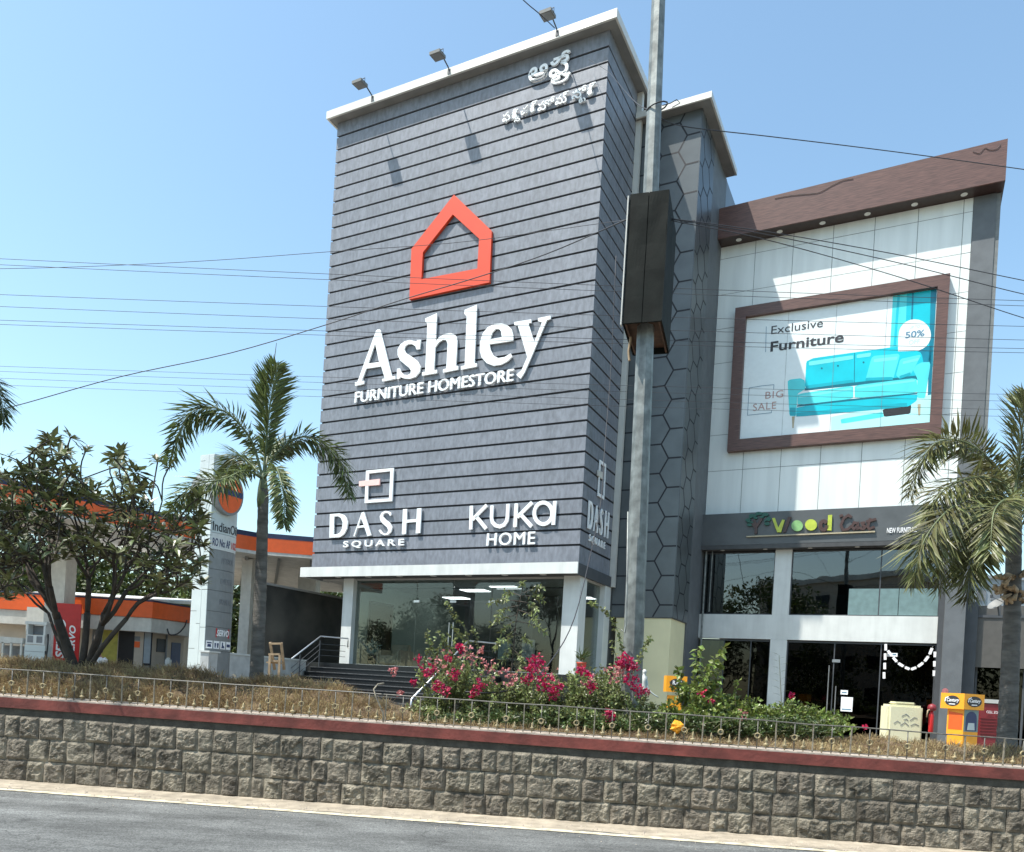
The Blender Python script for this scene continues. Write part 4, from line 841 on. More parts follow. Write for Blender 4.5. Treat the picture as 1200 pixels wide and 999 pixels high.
def palm(label, base, crown, fronds, r0, r1, lmat, seed, shaft=.55, L=.42, extra=None, bulge=1.0):
    rg = random.Random(seed); base, crown = Vector(base), Vector(crown); base.z -= .35
    t = thing('palm_tree', label, 'palm tree', base, 'palms along the planted median')
    H_ = (crown - base).length; mb = MB(); n = 60; pts = []; rad = []
    for i in range(n + 1):
        u = i / n * (1 - shaft / H_ * .5); p = base.lerp(crown, u); p += Vector((math.sin(u * 3) * .02, 0, 0))
        r = r0 + (r1 - r0) * u ** .8; r *= 1 + .045 * (1 if i % 3 == 0 else 0) * rg.uniform(.5, 1.2)
        pts.append(p); rad.append(r)
    mb.tube(pts, rad, 14, jit=.025); obj('trunk', mb, M['palmtrunk'], t, smooth=True)
    mb = MB(); top = (crown - base).normalized(); c0 = crown - top * shaft
    mb.tube([c0 + top * (shaft * k) for k in (0, .2, .5, .8, 1.0)], [r1 * 1.02, r1 * 1.2 * bulge, r1 * 1.05, r1 * .7, r1 * .35], 12); obj('crownshaft', mb, M['crownshaft'], t, smooth=True)
    for fpts, Lf, nn, dr in fronds:
        lb, rb = MB(), MB(); frond(lb, rb, [crown - top * .12] + [Vector(p) for p in fpts], L * Lf, n=nn, droop=dr, rg=rg)
        o = obj('frond', rb, M['crownshaft'], t, smooth=True); obj('leaflets', lb, M[lmat], o, recalc=False)
    if extra: extra(t)
    return t
D1 = 11.7
def P(x, y, d): return at(x, y, d)
def spear(t):
    mb = MB(); mb.tube([P(319, 450, D1), P(321, 425, D1), P(324, 402, D1)], [.012, .008, .004], 5); obj('spear_leaf', mb, M['stem'], t)
palm('young palm with arching feathery fronds standing left of the grey tower', at(300, 800, D1), at(309, 552, D1), [
    ([P(313, 505, D1), P(318, 465, D1 - .05), P(325, 428, D1 - .1)], .88, 60, -.15),
    ([P(292, 512, D1 - .1), P(258, 480, D1 - .25), P(222, 486, D1 - .3), P(199, 540, D1 - .25)], .95, 62, .45),
    ([P(288, 552, D1 - .35), P(262, 562, D1 - .75), P(226, 570, D1 - 1.0), P(197, 603, D1 - 1.1)], .95, 54, .35),
    ([P(328, 528, D1 + .05), P(360, 512, D1 + .15), P(395, 535, D1 + .2), P(409, 580, D1 + .15)], .92, 62, .45),
    ([P(322, 548, D1 - .4), P(328, 560, D1 - .8), P(333, 585, D1 - 1.0), P(333, 616, D1 - 1.05)], .62, 46, .35),
    ([P(316, 528, D1 + .4), P(325, 520, D1 + .8), P(335, 532, D1 + 1.1)], .7, 40, .2),
    ([P(290, 540, D1 + .5), P(275, 535, D1 + .9), P(262, 560, D1 + 1.2)], .75, 42, .35)], .108, .072, 'palmleaf', 3, L=.50, extra=spear)
D2 = 10.4
def husk(t):
    mb = MB(); rg = random.Random(9); c = at(1181, 690, D2)
    for k in range(26):
        p = c + Vector((rg.uniform(-.16, .16), rg.uniform(-.16, .02), rg.uniform(-.2, .22))); mb.tube([p, p + rvec(rg) * .05, p + rvec(rg) * .1], [.03, .04, .015], 6)
    obj('old_flower_stalk', mb, M['wood'], t, smooth=True)
palm('big palm with drooping yellowish fronds at the right in front of the white showroom', at(1180, 870, D2), at(1189, 578, D2), [
    ([P(1160, 540, D2 - .1), P(1125, 517, D2 - .2), P(1090, 525, D2 - .25), P(1066, 580, D2 - .2)], .92, 66, .30),
    ([P(1165, 580, D2 - .4), P(1120, 592, D2 - .8), P(1085, 630, D2 - 1.0), P(1070, 682, D2 - 1.0)], 1.05, 50, .5),
    ([P(1175, 590, D2 - .45), P(1150, 620, D2 - .8), P(1138, 660, D2 - .9), P(1132, 700, D2 - .9)], .95, 54, .5),
    ([P(1180, 585, D2 - .6), P(1165, 600, D2 - 1.1), P(1160, 650, D2 - 1.3)], .9, 46, .5),
    ([P(1194, 540, D2), P(1198, 500, D2), P(1206, 462, D2)], 1.0, 60, -.1),
    ([P(1170, 565, D2 - .2), P(1140, 560, D2 - .45), P(1105, 575, D2 - .6), P(1085, 610, D2 - .6)], .9, 46, .35),
    ([P(1175, 595, D2 - .3), P(1145, 605, D2 - .7), P(1110, 640, D2 - .85), P(1098, 690, D2 - .85)], .9, 40, .45),

    ([P(1215, 555, D2 - .1), P(1250, 540, D2 - .2), P(1290, 590, D2 - .2)], 1, 56, .4),
    ([P(1210, 585, D2 - .4), P(1235, 600, D2 - .8), P(1255, 660, D2 - .9)], 1, 56, .45),
    ([P(1205, 560, D2 + .5), P(1215, 550, D2 + .9), P(1230, 590, D2 + 1.3)], .9, 46, .4),
    ([P(1178, 560, D2 + .5), P(1168, 552, D2 + .9), P(1150, 585, D2 + 1.3)], .9, 46, .4)],   .128, .085, 'palmdry', 8, L=.56, extra=husk, bulge=.9)
D3 = 10.6
palm('palm beyond the left picture edge with one frond tip reaching into view', at(-70, 795, D3), at(-62, 455, D3), [
    ([P(-45, 430, D3), P(-20, 440, D3 - .1), P(-2, 462, D3 - .1), P(4, 497, D3 - .1)], .8, 50, .3),
    ([P(-60, 400, D3), P(-55, 350, D3), P(-45, 320, D3)], .9, 50, 0),
    ([P(-90, 430, D3), P(-130, 420, D3), P(-160, 470, D3)], .9, 50, .4),
    ([P(-55, 450, D3 - .5), P(-40, 450, D3 - 1.0), P(-25, 500, D3 - 1.4)], .9, 50, .4),
    ([P(-75, 450, D3 - .5), P(-85, 450, D3 - 1.0), P(-90, 500, D3 - 1.4)], .9, 50, .4)], .13, .09, 'palmleaf', 13)
# ---------------------------------------------------------------- frangipani
rg = random.Random(21); DFR = 11.6
fp = thing('frangipani_tree', 'leafy frangipani with many dark forking branches in front of the fuel station', 'tree', at(96, 790, DFR))
tips = []
for k in range(1500):
    x = rg.uniform(-35, 240); y = rg.uniform(505, 745); d = DFR + rg.uniform(-1.25, 1.25)
    u = (x - 100) / 140; top = 545 + 70 * abs(u) ** 1.5 + 28 * math.sin(x * .075) - 18 * math.exp(-((x - 45) / 55) ** 2)
    if y < top: continue
    low = 665 - 25 * (1 - abs(u)) + (40 if x < 20 else 0) + (20 if x > 180 else 0)
    if y > low + 12: continue
    if y > top + 75 and abs(d - DFR) < .55 and rg.random() < .55: continue
    p = at(x, y, d)
    if all((p - q_).length > .25 for q_ in tips): tips.append(p)
for k in range(60):
    p = at(rg.uniform(-35, 70), rg.uniform(548, 650), DFR + rg.uniform(-.9, .9))
    if all((p - q_).length > .19 for q_ in tips): tips.append(p)
for xy in ((45, 528), (83, 512), (100, 530), (185, 540), (198, 548), (222, 602), (232, 610), (215, 590), (172, 572), (10, 535), (-5, 560)): tips.append(at(xy[0], xy[1], DFR + rg.uniform(-.4, .4)))
mb = MB(); b0 = at(94, 800, DFR); groups = {}
for p in tips:
    a = math.atan2(p.y - b0.y, (p.x - b0.x)); u = (p.x - b0.x); groups.setdefault(int((u + 1.6) / .62) if u < 1.6 else 5, []).append(p)
mb.tube([b0 - Vector((0, 0, .3)), b0 + Vector((0, 0, .05)), b0 + Vector((.02, 0, .2))], [.10, .085, .07], 9, jit=.08)
for k, g in groups.items():
    c = sum(g, Vector()) / len(g); st_ = b0 + Vector(((c.x - b0.x) * .05, (c.y - b0.y) * .05, .10)); d0 = ((c - b0).normalized() * .6 + Vector((0, 0, .5))).normalized()
    grow(mb, st_, d0, g, .014 + .0056 * math.sqrt(len(g)), rg, wob=.15, spread=.36, tipr=.010)
obj('trunk', mb, M['bark'], fp, smooth=True)
mb = MB(); fls = []
for p in tips:
    nl = rg.randint(10, 15); up = (Vector((0, 0, 1)) + rvec(rg) * .5).normalized()
    for k in range(nl):
        a = 2.4 * k + rg.uniform(-.3, .3); e1 = up.orthogonal().normalized(); e2 = up.cross(e1)
        d = (e1 * math.cos(a) + e2 * math.sin(a)) * rg.uniform(.6, 1) + up * rg.uniform(-.25, .75); leaf(mb, p + rvec(rg) * .03, d, up, rg.uniform(.13, .25), rg.uniform(.055, .082), rg.uniform(.05, .25))
    if rg.random() < .16:
        fl_ = MB()
        for k in range(6): leaf(fl_, p + up * .08, rvec(rg) + up, up, .05, .04)
        fls.append(fl_)
obj('foliage', mb, M['frangi'], fp, recalc=False); [obj('flower_cluster', f_, M['petal'], fp, recalc=False) for f_ in fls]
# ---------------------------------------------------------------- flowering bushes and shrubs on the median
def bush(name, label, cat, base, lumps, nshoot, lmat, lsize, seed, stems='stem', flowers=(), fmat='bract', per=26, group=None, long_shoots=(), dens=1.0):
    """lumps: (centre, rx, ry, rz); flowers: (centre, radius, count)"""
    rg = random.Random(seed); base = Vector(base); t = thing(name, label, cat, base, group); sb, lb, fb = MB(), MB(), MB()
    for k in range(nshoot):
        c, rx, ry, rz_ = lumps[rg.randrange(len(lumps))]; v = rvec(rg)
        v = v * (rg.random() ** .28); tip = Vector(c) + Vector((v.x * rx, v.y * ry, v.z * rz_)); tip.z = max(tip.z, base.z + .03)
        b = base + Vector(((c[0] - base.x) * rg.uniform(.3, 1) + rg.uniform(-.1, .1), (c[1] - base.y) * rg.uniform(.3, 1), -.05))
        mid = b.lerp(tip, .55) + Vector((rg.uniform(-.06, .06), rg.uniform(-.06, .06), .10)); path = smooth_path([b, mid, tip], 8)
        if k % 3 == 0: sb.tube(path, [.008 * (1 - i / 10) for i in range(9)], 4)
        for j in range(int(per * dens)):
            f = rg.uniform(.45, 1) * 8; i = min(7, int(f)); p = path[i].lerp(path[i + 1], f - i) + rvec(rg) * .035
            leaf(lb, p, rvec(rg) + Vector((0, 0, .25)), rvec(rg) + Vector((0, 0, .8)), lsize * rg.uniform(.65, 1.35), lsize * .58 * rg.uniform(.7, 1.2), .2)
    for pts, nl, ls in long_shoots:
        path = smooth_path(pts, 16); sb.tube(path, [.008 * (1 - i / 20) for i in range(17)], 5)
        for j in range(nl):
            f = rg.uniform(.12, 1) * 16; i = min(15, int(f)); p = path[i].lerp(path[i + 1], f - i)
            leaf(lb, p + rvec(rg) * .01, rvec(rg), rvec(rg) + Vector((0, 0, 1)), ls * rg.uniform(.7, 1.3), ls * .6, .2)
    obj('stems', sb, M[stems], t); obj('foliage', lb, M[lmat], t, recalc=False)
    for c, r, n_, fm in flowers:
        b_ = MB()
        for k in range(n_):
            p = Vector(c) + rvec(rg) * (r * rg.random() ** .5)
            for j in range(3): leaf(b_, p, rvec(rg), rvec(rg), rg.uniform(.03, .046), rg.uniform(.028, .04), .15)
        obj('blossom' if fm == 'bract' else 'faded_blossom', b_, M[fm], t, recalc=False)
    return t
def fl(x, y, d, r=.10, n=26, m='bract'): return (at(x, y, d), r, n, m)
def lp(x, y, d, rx, rz_, ry=.5): return (tuple(at(x, y, d)), rx, ry, rz_)
B = 10.9
GB = 'bougainvillea bushes on the median'
bush('bougainvillea', 'bougainvillea with magenta blossoms spilling beside the step handrail, leftmost of the flowering bushes', 'bush', at(530, 850, B), [lp(520, 790, B, .42, .42), lp(555, 800, B, .40, .40), lp(505, 830, B, .35, .22), lp(590, 815, B - .1, .45, .33), lp(560, 845, B - .3, .6, .2)], 190, 'bleaf', .058, 31, per=40,
     flowers=[fl(502, 785, B - .5, .12, 34), fl(512, 805, B - .6, .10, 30), fl(522, 810, B - .6, .08, 18), fl(532, 790, B - .5, .08, 20), fl(540, 760, B - .3, .07, 22), fl(525, 772, B - .4, .06, 12), fl(562, 803, B - .55, .09, 26), fl(556, 812, B - .6, .07, 18), fl(490, 772, B - .4, .05, 8), fl(483, 800, B - .3, .06, 14), fl(548, 772, B - .4, .2, 24, 'pale'), fl(575, 785, B - .4, .2, 26, 'pale'), fl(520, 780, B - .3, .25, 26, 'pale'), fl(463, 787, B - .3, .07, 14, 'pale'), fl(468, 813, B - .3, .06, 12, 'pale'), fl(563, 762, B - .3, .05, 8, 'pale')],
     long_shoots=[([at(552, 790, B), at(548, 745, B), at(535, 725, B), at(520, 705, B)], 70, .055), ([at(515, 790, B), at(505, 760, B), at(500, 740, B)], 60, .055), ([at(530, 790, B), at(532, 760, B), at(538, 742, B)], 60, .055), ([at(556, 790, B), at(560, 755, B), at(552, 735, B)], 50, .055), ([at(500, 800, B), at(498, 770, B), at(512, 748, B)], 50, .055), ([at(540, 790, B), at(525, 758, B), at(512, 738, B)], 60, .06), ([at(545, 790, B), at(545, 755, B), at(530, 733, B)], 60, .06), ([at(520, 790, B), at(512, 765, B), at(526, 745, B)], 60, .06)], group=GB)
bush('bougainvillea', 'bougainvillea with a bright clump of magenta blossoms in front of the white shop column', 'bush', at(650, 860, B), [lp(620, 810, B, .45, .35), lp(660, 815, B, .45, .35), lp(700, 805, B, .42, .38), lp(640, 840, B - .3, .6, .2), lp(690, 845, B - .3, .5, .2)], 190, 'bleaf', .058, 32, per=40,
     flowers=[fl(628, 778, B - .4, .13, 44), fl(622, 785, B - .5, .10, 30), fl(637, 800, B - .55, .15, 52), fl(617, 797, B - .5, .07, 20), fl(648, 812, B - .6, .10, 32), fl(655, 805, B - .6, .06, 16), fl(680, 785, B - .4, .07, 24), fl(690, 790, B - .4, .06, 16), fl(693, 805, B - .5, .07, 20), fl(600, 793, B - .5, .16, 26, 'pale'), fl(690, 800, B - .4, .15, 20, 'pale'), fl(645, 790, B - .3, .2, 16, 'pale')], group=GB)
bush('bougainvillea', 'bougainvillea with an arching shoot and magenta blossoms at the foot of the steel pole', 'bush', at(730, 860, B), [lp(725, 815, B, .40, .40), lp(745, 830, B, .4, .3), lp(715, 845, B - .3, .5, .2), lp(765, 845, B - .2, .35, .2)], 150, 'bleaf', .058, 33, per=40,
     flowers=[fl(733, 775, B - .5, .11, 40), fl(742, 782, B - .5, .09, 26), fl(740, 798, B - .5, .11, 36), fl(748, 808, B - .55, .09, 24), fl(726, 780, B - .4, .07, 18), fl(756, 812, B - .5, .05, 10), fl(714, 838, B - .75, .085, 34), fl(720, 790, B - .4, .14, 22, 'pale'), fl(735, 785, B - .4, .12, 16, 'pale')],
     long_shoots=[([at(730, 800, B - .2), at(729, 765, B - .25), at(722, 735, B - .3), at(709, 716, B - .3), at(690, 706, B - .3)], 130, .06), ([at(742, 790, B - .3), at(752, 765, B - .35), at(764, 745, B - .4)], 60, .06), ([at(728, 800, B - .3), at(722, 770, B - .3), at(716, 750, B - .3)], 40, .05)], group=GB)
GS = 'green shrubs on the median'
bush('green_shrub', 'glossy green shrub with upright leafy shoots in front of the cream pillar', 'shrub', at(815, 860, B), [lp(812, 805, B, .30, .45), lp(830, 820, B, .3, .35), lp(800, 840, B - .2, .4, .25)], 90, 'sleaf', .085, 34, per=20, group=GS,
     long_shoots=[([at(812, 830, B), at(815, 790, B), at(818, 757, B)], 46, .11), ([at(822, 830, B), at(832, 790, B), at(848, 760, B)], 46, .11), ([at(808, 830, B), at(800, 800, B), at(792, 780, B)], 40, .10), ([at(825, 830, B), at(838, 800, B), at(846, 778, B)], 36, .10)], flowers=[fl(822, 812, B - .4, .05, 8), fl(833, 822, B - .4, .05, 8)])
bush('green_shrub', 'bright low shrub with pale tips left of the white showroom column', 'shrub', at(870, 865, B), [lp(865, 830, B, .42, .26), lp(895, 835, B, .35, .24), lp(850, 850, B - .3, .5, .18), lp(885, 857, B - .2, .5, .15)], 120, 'sleaf', .07, 35, per=24, group=GS, long_shoots=[([at(862, 830, B), at(862, 812, B), at(866, 797, B)], 26, .07), ([at(850, 830, B), at(845, 815, B), at(842, 800, B)], 22, .07)], flowers=[fl(870, 838, B - .5, .1, 8, 'pale')])
bush('green_shrub', 'bright low shrub thinning to the right in front of the dark glass doors', 'shrub', at(945, 870, B), [lp(925, 835, B, .36, .24), lp(955, 842, B, .36, .22), lp(975, 850, B, .3, .16), lp(925, 858, B - .2, .5, .14)], 120, 'sleaf', .07, 36, per=22, group=GS, flowers=[fl(927, 815, B - .4, .04, 10), fl(1014, 852, B - .4, .03, 6)], long_shoots=[([at(960, 850, B), at(985, 845, B), at(1005, 855, B)], 40, .07)])
bush('dark_shrub', 'dark leafy undergrowth spreading along the railing below the flowering bushes', 'shrub', at(640, 862, B - .6), [lp(x_, 850, B - .6, .45, .16, .3) for x_ in range(500, 1000, 42)], 330, 'bleafd', .055, 37, per=22)
# thin sapling
sp = thing('sapling', 'thin sapling with whorled drooping leaves rising out of the flowering bushes', 'sapling', at(597, 815, B + .2))
rg = random.Random(4); mb = MB(); lb = MB(); path = smooth_path([at(592, 820, B + .2), at(600, 780, B + .2), at(604, 735, B + .2), at(609, 705, B + .2), at(612, 692, B + .2)], 20); mb.tube(path, [.014 * (1 - i / 26) for i in range(21)], 6)
for (x1, y1, f) in ((573, 707, 15), (590, 697, 17), (637, 705, 17), (638, 690, 18), (612, 684, 20), (575, 733, 12), (582, 722, 14), (632, 730, 13), (640, 742, 11), (596, 752, 10), (580, 760, 9), (622, 755, 9), (575, 785, 6), (590, 775, 8), (615, 780, 7), (630, 715, 15), (588, 742, 11)):
    p0 = path[f]; p1 = at(x1, y1, B + .2 + rg.uniform(-.35, .35)); pm_ = p0.lerp(p1, .6) + Vector((0, 0, .04)); br = smooth_path([p0, pm_, p1], 6); mb.tube(br, [.006 * (1 - i / 9) for i in range(7)], 4)
    for k in range(34):
        ff = rg.uniform(.3, 1) * 6; i = min(5, int(ff)); p = br[i].lerp(br[i + 1], ff - i); leaf(lb, p, (p1 - p0).normalized() * .5 + rvec(rg) - Vector((0, 0, .25)), rvec(rg) + Vector((0, 0, 1)), rg.uniform(.05, .10), rg.uniform(.02, .034), .2)
obj('stem', mb, M['bark'], sp); obj('foliage', lb, M['bleaf'], sp, recalc=False)
for label, (x, y), hgt, seed in (('thin leafless looking stem with narrow leaves against the white showroom column', (917, 838), .55, 6),):
    t = thing('young_plant', label, 'plant', at(x, y, B)); mb, lb = MB(), MB(); p0 = at(x, y + 10, B); p1 = at(x - 4, 768, B); mb.tube([p0, p1], [.006, .003], 4); rg = random.Random(seed)
    for k in range(16):
        p = p0.lerp(p1, .25 + .75 * k / 15); leaf(lb, p, Vector(((-1) ** k, rg.uniform(-.3, .3), .35)), Vector((0, 0, 1)), rg.uniform(.09, .15), .022, .1)
    obj('stem', mb, M['stem'], t); obj('leaves', lb, M['bleafd'], t, recalc=False)
# dry grass
mb = MB(); rg = random.Random(77)
def blade(p, L, d, wd):
    s_ = d.cross(Vector((rg.uniform(-1, 1), rg.uniform(-1, 1), .1))).normalized() * (wd / 2); g = Vector((0, 0, -.35 * L))
    mb.add([p - s_, p + s_, p + d * (L * .55) + s_ * .7, p + d * (L * .55) - s_ * .7, p + d * L + g], [(0, 1, 2, 3), (3, 2, 4)])
cnt = 0
while cnt < 62000:
    xx = rg.uniform(-8.2, 7.2); off = rg.uniform(.36, 2.6) if rg.random() < .8 else rg.uniform(.33, .8)
    cl = noise.noise((xx * 1.3, off * 1.5, 4))
    if -2.1 < xx < 3.4 and rg.random() < (.70 if off > .6 else .25): continue
    if cl < -.25 and rg.random() < .4: continue
    p = Wl(xx, off, bedz(xx, off) - .01); big = 1 if xx < -1.2 else .7
    L = rg.uniform(.08, .24) * big * (1 + .9 * noise.noise((xx * 3.1, off * 3.1, 9))); d = Vector((rg.uniform(-.6, .6), rg.uniform(-.9, .35), rg.uniform(.35, 1))).normalized()
    blade(p, L, d, rg.uniform(.004, .010)); cnt += 1
g_ = obj('dry_grass', mb, M['grassd'], recalc=False); tag(g_, 'dry brown grass growing over the median behind the railing', 'grass', kind='stuff')

# ================================================================ STEEL POLE AND BOX
DP = 10.8
pb = at(741, 812, DP); pb.z = 1.0; ptop = at(774, -60, DP)
po = thing('steel_pole', 'tall faceted galvanised steel pole rising from the median through a dark metal box', 'pole', pb)
mb = MB(); mb.tube([pb, pb.lerp(ptop, .25), pb.lerp(ptop, .5), pb.lerp(ptop, .75), ptop], [.146, .134, .120, .105, .090], 8); obj('shaft', mb, M['steel'], po)
mb = MB(); c = at(770, 126, DP)
mb.tube([c + Vector((.14 * math.cos(a), .14 * math.sin(a), .06 * math.sin(a + 1))) for a in [i * math.pi / 6 for i in range(13)]], .010, 5)
mb.tube([at(776, 124, DP - .1), at(786, 121, DP - .15), at(793, 117, DP - .1), at(797, 121, DP), at(788, 126, DP - .1)], .006, 5); obj('wire_tie', mb, M['cable'], po, smooth=True)
mb = MB(); mb.tube([at(736, 600, DP - .2), at(734, 730, DP - .2), at(732, 742, DP - .2), at(728, 738, DP - .18)], .012, 6); obj('conduit', mb, M['steel'], po, smooth=True)
# box: dark sheet metal, open at the bottom, its pale front board seen edge on at the left
bx = thing('pole_box', 'large dark sheet metal box clamped round the steel pole high above the median', 'box', at(762, 410, DP))
ca = at(762.5, 312, 10.98); ex = Vector((1, -.30, 0)).normalized(); ey = Vector((-ex.y, ex.x, 0)); zt_, zb_ = at(758, 222, 10.43).z, at(758, 376, 10.43).z
def bxp(u, v, z): return Vector((ca.x, ca.y, 0)) + ex * u + ey * v + Vector((0, 0, z))
def bbox(mb, u0, u1, v0, v1, z0, z1, m=0): mb.hexa([bxp(u0, v0, z0), bxp(u1, v0, z0), bxp(u1, v1, z0), bxp(u0, v1, z0), bxp(u0, v0, z1), bxp(u1, v0, z1), bxp(u1, v1, z1), bxp(u0, v1, z1)], m)
hw, hd = .255, .52
mb = MB()
nz_ = 10
for (u0, u1) in ((-hw, -.005), (.005, hw)):
    vs_ = []
    for j in range(nz_ + 1):
        for i in range(7):
            u = u0 + (u1 - u0) * i / 6; z = zb_ + (zt_ - zb_) * j / nz_; vs_.append(bxp(u, -hd + .012 * noise.noise((u * 5, z * 2.3, 8)), z))
    mb.add(vs_, [(j * 7 + i, j * 7 + i + 1, j * 7 + 8 + i, j * 7 + 7 + i) for j in range(nz_) for i in range(6)])
bbox(mb, -hw, hw, -hd + .016, -hd + .03, zb_, zt_); obj('front_sheet', mb, M['boxp'], bx, smooth=False)
mb = MB(); bbox(mb, hw, hw + .012, -hd, hd, zb_ + .01, zt_); bbox(mb, -hw - .012, -hw, -hd + .05, hd, zb_ + .01, zt_); bbox(mb, -hw, hw, hd - .012, hd, zb_, zt_); obj('side_sheet', mb, M['boxp'], bx)
mb = MB(); bbox(mb, -hw, hw, -hd + .03, hd - .012, zt_ - .012, zt_ - .002); obj('top_sheet', mb, M['boxp'], bx)
mb = MB(); bbox(mb, -hw + .004, hw - .004, -hd + .032, hd - .014, zb_ + .09, zb_ + .10)
for u in (-hw + .03, hw - .03): bbox(mb, u - .012, u + .012, -hd + .032, hd - .014, zb_ + .01, zb_ + .04)
obj('inner_frame', mb, M['boxin'], bx)
mb = MB(); bbox(mb, -hw - .03, -hw - .014, -hd - .02, -hd + .05, zb_ - .02, zt_ - .03); obj('edge_strip', mb, M['cwhite'], bx)
mb = MB(); mb.tube([bxp(-hw + .05, -.1, zb_), bxp(-hw + .03, -.1, zb_ - .2), bxp(-hw + .05, -.1, zb_ - .33)], .018, 6); obj('rust_strip', mb, M['wood'], bx)

# ================================================================ FUEL STATION
def pxz(x, y, d): return at(x, y, d)
cn = thing('fuel_canopy', 'large fuel station canopy with an orange fascia and navy top edge', 'canopy', at(150, 760, 33))
zb_, zt_ = 6.16, 7.02
def gxy(x, d): q_ = ray(x, 640); return Vector((q_.x * d, d, 0))
cp = [gxy(-170, 21.5), gxy(30, 24.6), gxy(150, 27.2), gxy(215, 28.6), gxy(262, 30.2), gxy(300, 31.0), gxy(430, 31.6)]
back = [gxy(430, 46), gxy(-170, 44)]
def strip(mb, z0, z1, off):
    vs_ = [];
    for i, p in enumerate(cp):
        a = cp[max(0, i - 1)]; b = cp[min(len(cp) - 1, i + 1)]; t_ = (b - a).normalized(); nn = Vector((t_.y, -t_.x, 0)); o_ = p + nn * off
        vs_ += [o_ + Vector((0, 0, z0)), o_ + Vector((0, 0, z1)), p - nn * .1 + Vector((0, 0, z1)), p - nn * .1 + Vector((0, 0, z0))]
    mb.add(vs_, [(i * 4 + k, i * 4 + (k + 1) % 4, i * 4 + 4 + (k + 1) % 4, i * 4 + 4 + k) for i in range(len(cp) - 1) for k in range(4)])
mb = MB(); strip(mb, zb_ + .13, zt_ - .19, .06); obj('orange_fascia', mb, M['ioc'], cn)
mb = MB(); strip(mb, zt_ - .19, zt_, .065); obj('navy_trim', mb, M['navy'], cn)
mb = MB(); strip(mb, zb_, zb_ + .13, .05); obj('white_trim', mb, M['cwhite'], cn)
rear = [gxy(430, 44), gxy(262, 43), gxy(238, 34.2), gxy(150, 32.0), gxy(30, 29.2), gxy(-170, 26.0)]
mb = MB(); poly = [p - Vector((0, -.1, 0)) for p in cp] + rear; n = len(poly)
mb.prism([(p.x, p.y) for p in poly], lambda u, v, w_: Vector((u, v, w_)), zb_ + .03, zb_ + .5); obj('deck', mb, M['cwhite'], cn)
mb = MB()
for i in range(len(rear) - 1):
    mb.bar(rear[i] + Vector((0, 0, zb_ + .45)), rear[i + 1] + Vector((0, 0, zb_ + .45)), .08, .8)
obj('rear_fascia', mb, M['ioc'], cn)
mb = MB()
for k in range(4): mb.bar(gxy(285 + 40 * k, 42) + Vector((0, 0, zb_ - .02)), gxy(290 + 38 * k, 31.9) + Vector((0, 0, zb_ - .02)), .12, .10)
obj('rib', mb, M['tgrey'], cn)
for (x, d, wd) in ((77, 29.4, .72), (296, 32.5, .42), (368, 35.0, .8)):
    c = gxy(x - 3, d); mb = MB(); mb.box(c + Vector((0, 0, zb_ / 2 + .2)), (wd, wd, zb_ - .4)); obj('column', mb, M['cwhite'], cn)
mb = MB(); c = gxy(65, 29.6); mb.box(c + Vector((0, 0, 3.0)), (1.5, .6, .9)); obj('beam', mb, M['cwhite'], cn)
# red column banner
bn = thing('column_banner', 'red vertical banner with white lettering wrapped round the white canopy column', 'banner', at(77, 790, 29))
dB = 28.96
def bfr(x0, y0): 
    o_ = at(x0, y0, dB); return lambda u, v, w_: o_ + Vector((u, -w_, v))
k = dB / 917; o_ = at(62, 778, dB); fr = lambda u, v, w_: Vector((o_.x + v * .0 + u, o_.y - w_, o_.z + v))
mb = MB(); mb.prism([(.0, 0), (.10, -.05), (.52, -.10), (.86, -.06), (.95, .06), (.95, 2.25), (0, 2.25)], fr, 0, .05); obj('panel', mb, M['red'], bn)
mb = MB(); text(mb, 'SERVO', fr, .10, .43, .22, 1.66, .05, .056, rot=True, bold=.03, shear=.2); text(mb, 'SERVO', fr, .56, .80, .34, 1.45, .05, .056, rot=True, bold=.03, shear=.2); obj('lettering', mb, M['whitetxt'], bn)
# kiosk building
kb = thing('station_kiosk', 'low beige station office with an orange and white roof band', 'building', at(130, 785, 32))
DK = 31.0
c0 = gxy(-60, DK - .2); c1 = gxy(177, DK); c2 = gxy(222, DK + 2.2)
k0, k1, k2 = c0, c1, c2; t1 = (c1 - c0).normalized(); t2 = (c2 - c1).normalized(); n1 = Vector((t1.y, -t1.x, 0)); n2 = Vector((t2.y, -t2.x, 0))
def kfr(a, t_, n_, off=0): return lambda u, v, w_: a + t_ * u + n_ * (w_ + off) + Vector((0, 0, v))
L1 = (c1 - c0).length; L2 = (c2 - c1).length
f1 = kfr(c0, t1, n1); f2 = kfr(c1, t2, n2)
def ux(x): # along the first wall from a pixel column
    q_ = ray(x, 770); d = c0.y; return (_pl(x, 770, c0, n1) - c0).dot(t1)
def ux2(x): return (_pl(x, 770, c1, n2) - c1).dot(t2)
KZ = 4.0
mb = MB(); mb.prism([(c0.x, c0.y), (c1.x, c1.y), (c2.x, c2.y), (c2.x - 1, c2.y + 6), (c0.x, c0.y + 6)], lambda u, v, w_: Vector((u, v, w_)), 0, 3.2); obj('wall', mb, M['kwall'], kb)
def band(z0, z1, off, mat, name):
    a = c0 + n1 * off; b = c1 + (n1 + n2).normalized() * off * 1.02; c = c2 + n2 * off; mb = MB()
    mb.prism([(a.x, a.y), (b.x, b.y), (c.x, c.y), (c2.x, c2.y + .3), (c1.x, c1.y + .3), (c0.x, c0.y + .3)], lambda u, v, w_: Vector((u, v, w_)), z0, z1); return obj(name, mb, M[mat], kb)
band(3.22, 3.36, .72, 'cwhite', 'eave'); band(2.82, 3.24, .75, 'cwhite', 'white_band'); band(3.37, 3.99, .80, 'ioc', 'orange_band'); band(4.0, 4.06, .82, 'navy', 'roof_edge')
